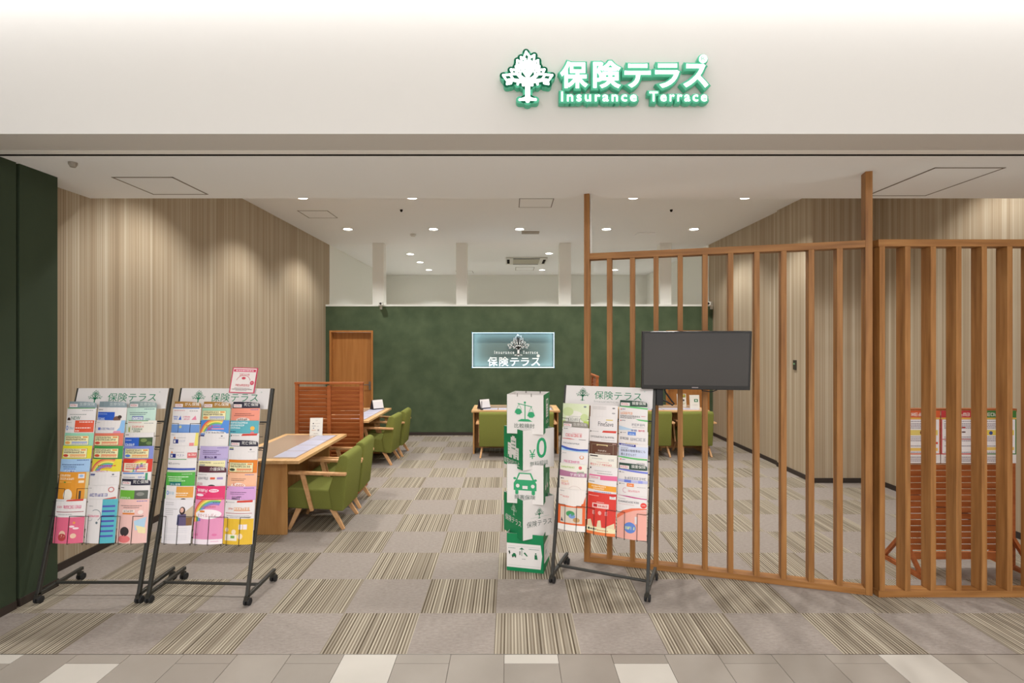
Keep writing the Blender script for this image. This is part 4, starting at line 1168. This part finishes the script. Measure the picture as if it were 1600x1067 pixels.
# rack 1 ------------------------------------------------
B += [(1, 0, 0, 'white brochure with blue lower half', W_, [('r', 0, 0, 96, 3.5, (90, 140, 210)), ('l', 6, 9, 50, 2, (206, 120, 120)), ('l', 66, 10, 92, 2.6, GY2), ('w', 6, 29, 26, 34, BL), ('w', 8, 37, 24, 42, BL), ('p', [(28, 42), (36, 27), (40, 42)], BL), ('w', 46, 29, 70, 34, PK), ('w', 48, 37, 70, 42, PK), ('p', [(74, 42), (86, 27), (90, 42)], PK), ('r', 0, 58, 100, 142, (112, 150, 208)), ('c', 38, 66, 5, 5, (200, 196, 150))]),
      (1, 0, 2, 'white brochure with house icon and yellow edge', W_, [('p', [(16, 20), (20, 12), (25, 20)], OR), ('r', 15, 22, 36, 36, NV), ('r', 18, 25, 25, 34, W_), ('w', 40, 24, 62, 31, (190, 190, 200)), ('l', 28, 16, 62, 1.6, GY2), ('r', 74, 34, 88, 46, (230, 140, 140)), ('p', [(92, 0), (100, 0), (100, 60), (88, 60)], (230, 214, 110)), ('l', 4, 6, 18, 2, GY2)]),
      (1, 0, 3, 'white brochure with house icon and red box', W_, [('p', [(10, 24), (15, 16), (20, 24)], OR), ('r', 9, 26, 32, 39, NV), ('r', 12, 29, 19, 37, W_), ('t', 36, 27, 62, 35, 'ベスト', (110, 110, 160)), ('l', 22, 20, 62, 1.6, GY2), ('r', 72, 22, 100, 40, (216, 112, 112)), ('w', 76, 26, 98, 32, (244, 226, 220)), ('l', 4, 8, 20, 2, GY2)]),
      (1, 0, 4, 'white brochure with dark blue band', W_, [('r', 0, 0, 70, 2, GN), ('w', 4, 12, 18, 18, BK), ('w', 20, 13, 50, 18, GY2), ('r', 0, 30, 98, 37, (66, 86, 170)), ('r', 0, 37, 98, 46, (206, 212, 190))]),
      (1, 0, 5, 'bright green brochure with teal title box', (84, 170, 70), [('l', 60, 5, 92, 2.4, (190, 210, 180)), ('l', 8, 14, 82, 2.6, (226, 240, 214)), ('l', 12, 21, 60, 2.6, (226, 240, 214)), ('l', 12, 27, 72, 2.6, (206, 230, 196)), ('r', 18, 32, 60, 60, (30, 110, 110)), ('t', 21, 36, 57, 44, 'がん保険', (230, 240, 236))]),
      (1, 0, 6, 'half white half orange brochure', W_, [('r', 42, 2, 96, 38, (222, 158, 74)), ('c', 8, 24, 5, 7, (90, 140, 210)), ('c', 8, 24, 2.5, 4.5, W_), ('w', 14, 20, 36, 30, (160, 190, 206)), ('l', 42, 22, 82, 3, (246, 232, 214)), ('l', 42, 29, 78, 2, (246, 232, 214)), ('c', 68, 44, 8, 4, BK)]),
      (1, 0, 7, 'white brochure with purple clad woman printed', (226, 220, 222), [('l', 8, 30, 54, 2, GY2)] + lines(8, 40, (10, 16, 36, 42, 48)) + lines(10, 90, (92, 98, 104, 116, 122, 128), (208, 204, 210)) + [('p', [(78, 40), (100, 20), (100, 84), (60, 84)], (196, 176, 150)), ('r', 78, 58, 100, 84, (130, 94, 60)), ('c', 70, 36, 9, 13, (56, 40, 40)), ('c', 69, 34, 5.5, 8, (226, 176, 160)), ('p', [(60, 48), (82, 46), (84, 84), (58, 84)], (98, 84, 116)), ('p', [(56, 50), (62, 46), (64, 78), (55, 82)], (80, 80, 120))]),
      (1, 1, 0, 'mint bordered brochure with cream panel', *bordered((160, 206, 176), (226, 150, 90), (140, 150, 214))),
      (1, 1, 1, 'blue brochure with rainbow and white cloud', (84, 140, 214), rainbow(62, 58, 66) + [('w', 24, 16, 50, 24, (214, 70, 60)), ('w', 30, 26, 44, 33, (214, 70, 60)), ('r', 46, 27, 86, 31, (226, 150, 170)), ('c', 50, 44, 44, 8, (240, 236, 236)), ('w', 14, 39, 88, 45, (90, 80, 90))]),
      (1, 1, 2, 'plain white brochure with navy and blue tag', W_, [('r', 1, 1, 20, 5, (80, 130, 200)), ('r', 1, 6, 18, 11, NV), ('c', 80, 9, 3, 2.2, (110, 110, 120)), ('l', 72, 15, 90, 1.4, GY2)]),
      (1, 1, 3, 'lavender brochure with purple lines', (184, 168, 208), [('l', 66, 4, 96, 2, (120, 110, 170)), ('l', 14, 14, 72, 2.4, (96, 80, 120)), ('l', 14, 20, 64, 2.4, (96, 80, 120)), ('l', 14, 26, 78, 2.2, (110, 90, 130)), ('r', 22, 33, 30, 40, (80, 60, 110)), ('w', 32, 34, 56, 40, (80, 60, 110)), ('r', 58, 33, 66, 40, (80, 60, 110)), ('c', 46, 46, 26, 5, (240, 236, 236)), ('w', 24, 41, 62, 46, BK)]),
      (1, 1, 4, 'lavender edged cream brochure', (178, 170, 210), [('r', 2, 5, 96, 44, CR), ('w', 6, 9, 52, 14, (120, 110, 90)), ('w', 6, 17, 30, 22, (60, 80, 140)), ('l', 60, 12, 92, 3, (186, 180, 140))]),
      (1, 1, 5, 'white brochure with orange and purple pills', W_, [('l', 4, 6, 40, 2, GY2), ('w', 6, 14, 46, 23, (130, 126, 130)), ('r', 52, 15, 68, 22, (222, 100, 70)), ('r', 74, 15, 92, 22, (160, 140, 190)), ('w', 4, 34, 26, 42, (180, 90, 100)), ('c', 58, 44, 12, 5, (50, 42, 44))]),
      (1, 1, 6, 'hot pink brochure with white title', (222, 60, 110), [('w', 6, 10, 46, 20, (250, 232, 240)), ('c', 66, 15, 16, 5.5, (250, 232, 240)), ('w', 54, 12, 78, 18, (222, 60, 110)), ('c', 18, 30, 14, 4, (250, 232, 240)), ('l', 6, 24, 40, 1.4, (240, 170, 196)), ('l', 10, 39, 96, 1.6, (240, 150, 180))]),
      (1, 1, 7, 'pink brochure with rainbow and white oval', (226, 148, 184), rainbow(70, 60, 74) + [('w', 26, 20, 76, 25, (206, 100, 110)), ('l', 66, 7, 88, 2.6, (90, 90, 100)), ('c', 50, 46, 44, 16, (244, 234, 236)), ('t', 14, 44, 78, 56, 'スマイルレディ', (180, 40, 60)), ('r', 22, 34, 40, 40, OR), ('c', 76, 112, 8, 4, (222, 120, 164)), ('c', 12, 112, 8, 4, (222, 120, 164)), ('r', 0, 126, 100, 142, (240, 226, 232)), ('l', 66, 132, 90, 2, (222, 150, 180))]),
      (1, 2, 0, 'salmon brochure with white boxed title', (236, 150, 128), [('l', 72, 4, 96, 2.4, (120, 110, 170)), ('l', 16, 18, 74, 2.4, (140, 80, 70)), ('l', 12, 24, 84, 2.4, (140, 80, 70)), ('c', 46, 40, 24, 8, (240, 214, 204)), ('w', 28, 35, 64, 42, BK)]),
      (1, 2, 1, 'teal brochure with white title and yellow ball', (94, 172, 184), [('w', 2, 4, 66, 10, (232, 240, 240)), ('w', 2, 13, 56, 19, (232, 240, 240)), ('w', 2, 22, 42, 27, (232, 240, 240)), ('l', 2, 36, 24, 3, (40, 80, 120)), ('c', 82, 26, 7, 7, (236, 180, 80)), ('c', 82, 42, 6, 5, (220, 130, 140))]),
      (1, 2, 2, 'white brochure with slanted red tag', W_, [('p', [(48, 1), (96, 0), (94, 7), (44, 8)], RD), ('r', 2, 5, 6, 10, BK), ('l', 10, 6, 36, 2, GY2)]),
      (1, 2, 3, 'plain white brochure with navy tag', W_, [('r', 3, 4, 20, 7, (160, 170, 60)), ('r', 3, 8, 20, 12, NV), ('c', 80, 10, 3.4, 2.4, (110, 110, 120)), ('l', 72, 17, 92, 1.4, GY2)]),
      (1, 2, 4, 'orange bordered brochure with cream panel', *bordered((224, 128, 42), (70, 76, 60), (222, 120, 80))),
      (1, 2, 5, 'peach brochure with orange Keep title', (240, 184, 150), [('r', 2, 2, 6, 6, RD), ('l', 64, 4, 92, 2.4, (110, 110, 170)), ('l', 16, 18, 68, 1.8, (150, 100, 80)), ('l', 16, 23, 62, 2.2, (150, 100, 80)), ('c', 42, 42, 26, 10, (244, 226, 214)), ('t', 24, 32, 62, 48, 'Keep', (206, 92, 40))]),
      (1, 2, 6, 'lilac brochure with black script title', (212, 160, 208), [('r', 2, 2, 6, 6, (206, 80, 110)), ('l', 64, 4, 94, 2.4, (100, 100, 170)), ('l', 16, 18, 72, 2.2, (120, 90, 120)), ('l', 16, 24, 66, 1.8, (120, 90, 120)), ('w', 24, 32, 60, 46, (50, 40, 60))]),
      (1, 2, 7, 'white and yellow brochure with red tag', W_, [('p', [(46, 2), (94, 0), (94, 7), (44, 8)], RD), ('r', 3, 6, 7, 10, BK), ('l', 10, 7, 36, 1.6, GY2), ('w', 14, 26, 32, 31, (206, 100, 80)), ('w', 36, 24, 88, 32, (226, 150, 60)), ('r', 36, 33, 88, 35, OR), ('r', 4, 42, 94, 43.6, (170, 60, 70)), ('l', 10, 50, 88, 2.2, GY2), ('l', 22, 55, 60, 2.2, GY2), ('r', 0, 60, 100, 142, (226, 182, 56)), ('r', 56, 78, 82, 94, (236, 224, 226)), ('r', 68, 78, 70, 94, (226, 182, 56)), ('r', 8, 110, 52, 130, (236, 226, 206)), ('r', 30, 114, 44, 122, (120, 170, 80)), ('c', 40, 102, 8, 8, (240, 214, 180)), ('c', 62, 116, 8, 9, (240, 214, 180)), ('c', 14, 96, 7, 7, (240, 214, 180))])]
# rack 2 ------------------------------------------------
B += [(2, 0, 0, 'tall pale green brochure', (214, 222, 186), [('c', 50, 60, 38, 34, (228, 224, 214)), ('c', 22, 30, 22, 16, (200, 212, 160)), ('c', 84, 50, 14, 14, (196, 210, 152)), ('c', 86, 10, 5, 3, (120, 130, 140)), ('l', 26, 46, 70, 2, GY2), ('w', 26, 52, 66, 62, (150, 150, 146)), ('r', 82, 62, 100, 90, (186, 208, 100)), ('r', 0, 64, 14, 90, (190, 210, 110))]),
      (2, 0, 2, 'white brochure with red outlined lettering', W_, [('l', 5, 5, 22, 2.4, (110, 110, 110)), ('w', 14, 24, 78, 34, (206, 70, 76)), ('l', 40, 20, 76, 1.6, (222, 150, 150)), ('p', [(0, 42), (30, 40), (60, 45), (0, 46)], (214, 110, 110)), ('r', 66, 42, 90, 43.4, BK)]),
      (2, 0, 3, 'white brochure with dark blue wave band', W_, [('w', 6, 12, 70, 17, (120, 120, 130)), ('p', [(0, 24), (30, 30), (70, 33), (100, 31), (100, 38), (60, 40), (20, 37), (0, 31)], (66, 90, 176)), ('p', [(0, 31), (20, 37), (60, 40), (100, 38), (100, 44), (0, 40)], (170, 206, 232))]),
      (2, 0, 4, 'white brochure with magenta lettering and round logo', W_, [('l', 4, 6, 20, 2, GY2), ('c', 78, 18, 8, 7, (222, 150, 110)), ('c', 78, 17, 5, 5, W_), ('w', 12, 32, 72, 40, (206, 80, 140))]),
      (2, 0, 5, 'brochure with mauve band under green title', (230, 226, 212), [('w', 4, 9, 58, 15, (160, 190, 90)), ('c', 78, 12, 6, 6, (222, 110, 110)), ('p', [(66, 26), (90, 24), (94, 34), (66, 34)], (160, 170, 150)), ('p', [(0, 23), (50, 28), (100, 30), (100, 46), (0, 46)], (176, 118, 148)), ('t', 42, 32, 93, 43, '学資保険', (244, 236, 240))]),
      (2, 0, 6, 'cream brochure with faint pink and orange lettering', (234, 224, 216), [('l', 5, 6, 18, 3, BK), ('w', 8, 14, 36, 20, (230, 170, 110)), ('w', 8, 22, 40, 30, (222, 150, 150)), ('arc', 60, 60, 28, 29, 40, 140, (206, 180, 176))]),
      (2, 0, 7, 'white brochure with orange framed picture', (232, 224, 218), [('l', 5, 6, 24, 2.4, GY2), ('l', 6, 22, 16, 2.6, (222, 150, 150)), ('w', 18, 24, 42, 29, (222, 130, 130)), ('r', 0, 52, 100, 122, (224, 102, 52)), ('p', [(0, 44), (100, 44), (100, 46), (84, 54), (60, 58), (0, 54)], (232, 224, 218)), ('p', [(100, 20), (100, 56), (74, 56), (92, 46)], (224, 102, 52)), ('r', 10, 62, 90, 116, (214, 200, 184)), ('c', 48, 84, 16, 10, (70, 150, 90)), ('c', 54, 92, 12, 8, (120, 150, 200)), ('c', 70, 104, 12, 8, (190, 150, 100)), ('p', [(12, 112), (14, 98), (22, 112)], (70, 66, 84)), ('r', 0, 122, 100, 142, (238, 232, 226))]),
      (2, 1, 0, 'plain white brochure with grey print', W_, [('c', 86, 10, 5, 2.4, (110, 110, 110)), ('c', 86, 28, 6, 2.6, GY2)] + lines(8, 60, (6, 10, 14), (190, 184, 182))),
      (2, 1, 1, 'white brochure titled FineSave', W_, [('r', 62, 8, 86, 11, (214, 190, 70)), ('t', 34, 16, 88, 32, 'FineSave', (60, 54, 66))]),
      (2, 1, 2, 'white brochure with slanted red tag', W_, [('p', [(52, 4), (98, 3), (96, 11), (48, 11)], RD), ('r', 3, 6, 7, 11, BK), ('l', 10, 7, 36, 2, GY2), ('w', 6, 24, 92, 30, (120, 116, 116)), ('l', 46, 36, 92, 1.6, GY2)]),
      (2, 1, 3, 'dark brown brochure with suitcase drawing', (98, 62, 46), [('r', 8, 8, 88, 60, (130, 110, 90)), ('r', 10, 10, 86, 60, (98, 62, 46)), ('r', 28, 9, 68, 14, (214, 190, 140)), ('r', 32, 12, 64, 16, (98, 62, 46)), ('w', 34, 28, 64, 33, (206, 190, 176)), ('w', 24, 37, 78, 42, (190, 170, 150)), ('l', 84, 4, 96, 2.4, (206, 170, 160))]),
      (2, 1, 4, 'white brochure with black tag and red lettering', (232, 226, 214), [('r', 4, 4, 34, 8, (66, 60, 62)), ('l', 12, 14, 50, 2, GY2), ('w', 72, 14, 92, 20, GY2), ('t', 6, 31, 46, 39, '積立タイプ', (214, 80, 90)), ('w', 50, 32, 84, 38, (206, 70, 80)), ('l', 30, 26, 74, 1.6, (222, 150, 150))]),
      (2, 1, 5, 'white brochure with broad pink band', W_, [('r', 2, 4, 7, 9, BK), ('l', 20, 14, 80, 2, GY2), ('l', 30, 22, 84, 2, (130, 126, 126)), ('r', 0, 29, 100, 46, (222, 110, 150)), ('r', 2, 34, 42, 46, W_), ('w', 5, 37, 36, 42, (214, 90, 120))]),
      (2, 1, 6, 'white brochure with broad orange band', W_, [('l', 4, 6, 24, 2.4, (110, 110, 110)), ('p', [(0, 14), (100, 20), (100, 38), (0, 33)], (230, 156, 50)), ('w', 14, 20, 66, 25, (250, 236, 210)), ('w', 20, 28, 60, 32, (250, 236, 210)), ('l', 22, 40, 84, 2.4, (130, 140, 190))]),
      (2, 1, 7, 'red brochure with cream flame shapes', (214, 62, 52), [('r', 78, 8, 98, 18, W_), ('w', 81, 11, 95, 15, GY2), ('c', 88, 4, 12, 6, (206, 50, 50)), ('l', 4, 10, 40, 2, (240, 180, 170)), ('r', 18, 36, 76, 52, (236, 200, 192)), ('r', 22, 39, 36, 49, (190, 40, 44)), ('w', 40, 41, 72, 47, (190, 40, 44)), ('l', 34, 31, 60, 2, (240, 200, 196)), ('w', 20, 62, 30, 74, (240, 200, 190)), ('c', 46, 68, 6, 7, (236, 170, 160)), ('w', 64, 62, 74, 74, (236, 190, 190)), ('p', [(2, 96), (14, 92), (24, 120), (2, 120)], (226, 206, 170)), ('p', [(36, 120), (40, 94), (50, 92), (54, 120)], (226, 206, 170)), ('p', [(66, 120), (72, 110), (96, 98), (98, 120)], (226, 206, 170)), ('r', 0, 116, 100, 134, (232, 222, 180)), ('c', 8, 124, 4, 4, (40, 60, 50)), ('l', 14, 122, 36, 4, (60, 60, 70)), ('l', 38, 124, 76, 3, (206, 120, 80)), ('r', 0, 132, 100, 142, (226, 120, 66))]),
      (2, 2, 0, 'white brochure with orange title under green stripe', W_, [('p', [(0, 0), (60, 0), (100, 3), (100, 9), (70, 7), (0, 2)], (110, 190, 120)), ('r', 6, 9, 10, 13, RD), ('l', 12, 9, 24, 2.6, (120, 110, 150)), ('w', 6, 20, 50, 28, (224, 140, 70)), ('w', 6, 31, 76, 37, (110, 106, 106)), ('w', 6, 39, 60, 44, (110, 106, 106)), ('l', 80, 32, 94, 2, (206, 90, 90))]),
      (2, 2, 1, 'white brochure with pale blue corner', W_, [('p', [(60, 0), (100, 2), (100, 8), (70, 5)], (110, 190, 120)), ('r', 5, 6, 9, 10, RD), ('l', 11, 6, 24, 2.6, (120, 120, 130)), ('p', [(0, 26), (60, 38), (0, 42)], (178, 200, 220)), ('w', 48, 16, 92, 24, (130, 130, 140)), ('l', 50, 28, 90, 1.8, GY2), ('w', 46, 37, 66, 44, (60, 80, 150)), ('w', 70, 37, 92, 44, (206, 50, 90))]),
      (2, 2, 2, 'white brochure with blue hanging tag', W_, [('r', 32, 2, 60, 14, (90, 130, 206)), ('w', 38, 8, 56, 12, (214, 224, 240)), ('r', 5, 5, 9, 9, BK), ('l', 11, 5, 26, 2.4, GY2), ('w', 4, 22, 36, 30, (110, 110, 116)), ('w', 42, 22, 94, 32, (150, 150, 156)), ('w', 24, 41, 68, 45, (214, 180, 80))]),
      (2, 2, 3, 'pale blue brochure with bold black lettering', (206, 212, 232), [('r', 0, 0, 100, 8, W_), ('p', [(0, 0), (60, 2), (60, 10), (0, 6)], (66, 70, 150)), ('l', 8, 3, 54, 2.6, (210, 214, 236)), ('l', 8, 14, 34, 2.4, GY2), ('t', 8, 19, 92, 28, '自転車の賠償事故にも', (76, 74, 80)), ('t', 8, 32, 62, 41, '備えませんか？', (76, 74, 80))]),
      (2, 2, 4, 'white brochure with green stripe and bag drawing', W_, [('p', [(0, -2), (50, 2), (100, 4), (100, 9), (70, 9), (0, 3)], (100, 186, 110)), ('r', 8, 8, 12, 12, RD), ('l', 14, 9, 26, 2.4, (120, 110, 150)), ('w', 66, 18, 94, 24, (150, 146, 146))]),
      (2, 2, 5, 'white brochure with row of blue blocks', W_, [('p', [(0, -2), (100, 4), (100, 10), (66, 8), (0, 3)], (110, 120, 206)), ('r', 4, 8, 8, 12, BK), ('l', 10, 9, 22, 2.6, GY2), ('w', 24, 24, 96, 32, (130, 130, 140)), ('r', 0, 34, 100, 48, (186, 186, 222)), ('r', 22, 34, 46, 48, (110, 126, 206)), ('r', 70, 34, 84, 48, (150, 156, 220))]),
      (2, 2, 6, 'white brochure with orange hanging tag', W_, [('r', 32, 2, 56, 13, (232, 128, 66)), ('w', 36, 6, 52, 10, (250, 226, 206)), ('r', 5, 4, 9, 8, BK), ('l', 11, 4, 24, 2.4, GY2), ('arc', 26, 26, 7, 8.5, 60, 300, (206, 140, 160)), ('w', 36, 24, 76, 30, (222, 140, 150)), ('l', 66, 12, 94, 1.6, GY2)]),
      (2, 2, 7, 'pink and white brochure with red disc', (234, 170, 156), [('r', 0, 0, 100, 44, W_), ('p', [(0, 60), (0, 44), (100, 40), (100, 44), (60, 46), (24, 58)], W_), ('p', [(0, -4), (100, 6), (100, 9), (60, 6), (0, 0)], (190, 70, 130)), ('p', [(0, 68), (20, 50), (50, 40), (76, 37), (100, 38), (100, 42), (60, 46), (30, 58), (0, 80)], (230, 116, 84)), ('w', 4, 17, 76, 23, (100, 98, 104)), ('l', 4, 10, 30, 2, GY2), ('l', 6, 28, 60, 1.6, (206, 170, 170)), ('c', 90, 28, 10, 9, (226, 70, 62)), ('w', 84, 26, 96, 30, (244, 200, 190)), ('r', 62, 66, 70, 90, (226, 214, 214)), ('c', 46, 104, 20, 18, (96, 130, 200)), ('r', 30, 100, 62, 110, (190, 200, 160))])]
used = {}
for k, (rk, col, row, desc, base, ops) in enumerate(B):
    n = sum(1 for q in B if q[0] == rk and q[1] == col and q[2] < row)
    last = row == 7
    brochure(rk, col, row, desc, base, ops, k + 1, 'lowest' if last else ORD[n])
GOLD = (168, 122, 58); NAVY = (48, 44, 60); MAR = (86, 40, 52); DGN = (52, 76, 64)
card(0, 0, 0, '医療保険', (134, 150, 156), True, 'blue grey category card atop the left column of the leftmost rack', (196, 204, 204))
card(0, 1, 0, '医療保険', (134, 150, 156), False, 'blue grey category card atop the middle column of the leftmost rack', (196, 204, 204))
card(0, 2, 0, '医療保険', (140, 158, 156), True, 'blue grey category card atop the right column of the leftmost rack', (200, 208, 204))
card(0, 2, 6, '死亡保険', NAVY, True, 'black category card low in the right column of the leftmost rack')
card(1, 0, 0, 'がん保険', GOLD, True, 'gold brown category card atop the left column of the second rack')
card(1, 1, 0, 'がん保険', GOLD, True, 'gold brown category card atop the middle column of the second rack')
card(1, 2, 0, '死亡保険', NAVY, True, 'black category card atop the right column of the second rack')
card(1, 2, 3, '死亡保険', NAVY, True, 'black category card halfway down the right column of the second rack')
card(1, 1, 5, '介護保険', MAR, False, 'maroon category card in the middle column of the second rack')
card(2, 0, 2, '医療保険', (140, 134, 126), True, 'grey category card in the left column of the right rack', (206, 200, 192))
card(2, 2, 0, '損害保険', DGN, True, 'dark green category card atop the right column of the right rack')
card(2, 2, 5, '損害保険', DGN, True, 'dark green category card halfway down the right column of the right rack')

# pink bordered notice clipped to the second rack
m = MB(); m.box(-0.102, 0.102, -0.003, 0.0, -0.098, 0.098, ACRYL); m.box(-0.097, 0.094, -0.006, -0.0031, -0.096, 0.094, ink((206, 64, 96)))
fn = lambda a, b_, lay=0: (-0.097 + a / 100 * 0.191, -0.0065 - 0.0003 * lay, 0.094 - b_ / 100 * 0.19)
art(m, [('r', 4, 3, 96, 97, (234, 224, 220)), ('r', 6, 7, 94, 17, (206, 64, 96)), ('l', 14, 10, 86, 4, (240, 210, 216)), ('w', 30, 24, 72, 33, (214, 110, 120)), ('c', 50, 42, 8, 5, (206, 70, 90)), ('arc', 50, 60, 28, 30, 20, 160, (206, 120, 130)), ('w', 22, 66, 78, 74, (206, 90, 100)), ('c', 86, 60, 8, 8, (206, 64, 90)), ('w', 81, 58, 91, 62, (240, 210, 216)), ('l', 20, 80, 80, 2.4, GY2), ('l', 10, 85, 90, 2.4, (130, 110, 110)), ('l', 26, 90, 70, 2, GY2)], fn, [0, 50, 100], 100, 77)
o = m.build('notice', fix=False)
pz = 1.495
o.matrix_world = RM[1] @ Matrix.Translation(lean(pz, 0.03) + Vector((0.137, 0, 0))) @ Matrix.Rotation(-TH, 4, 'X') @ Matrix.Rotation(R(1.5), 4, 'Y')
tag(o, 'pink bordered square notice clipped above the second rack', 'notice')
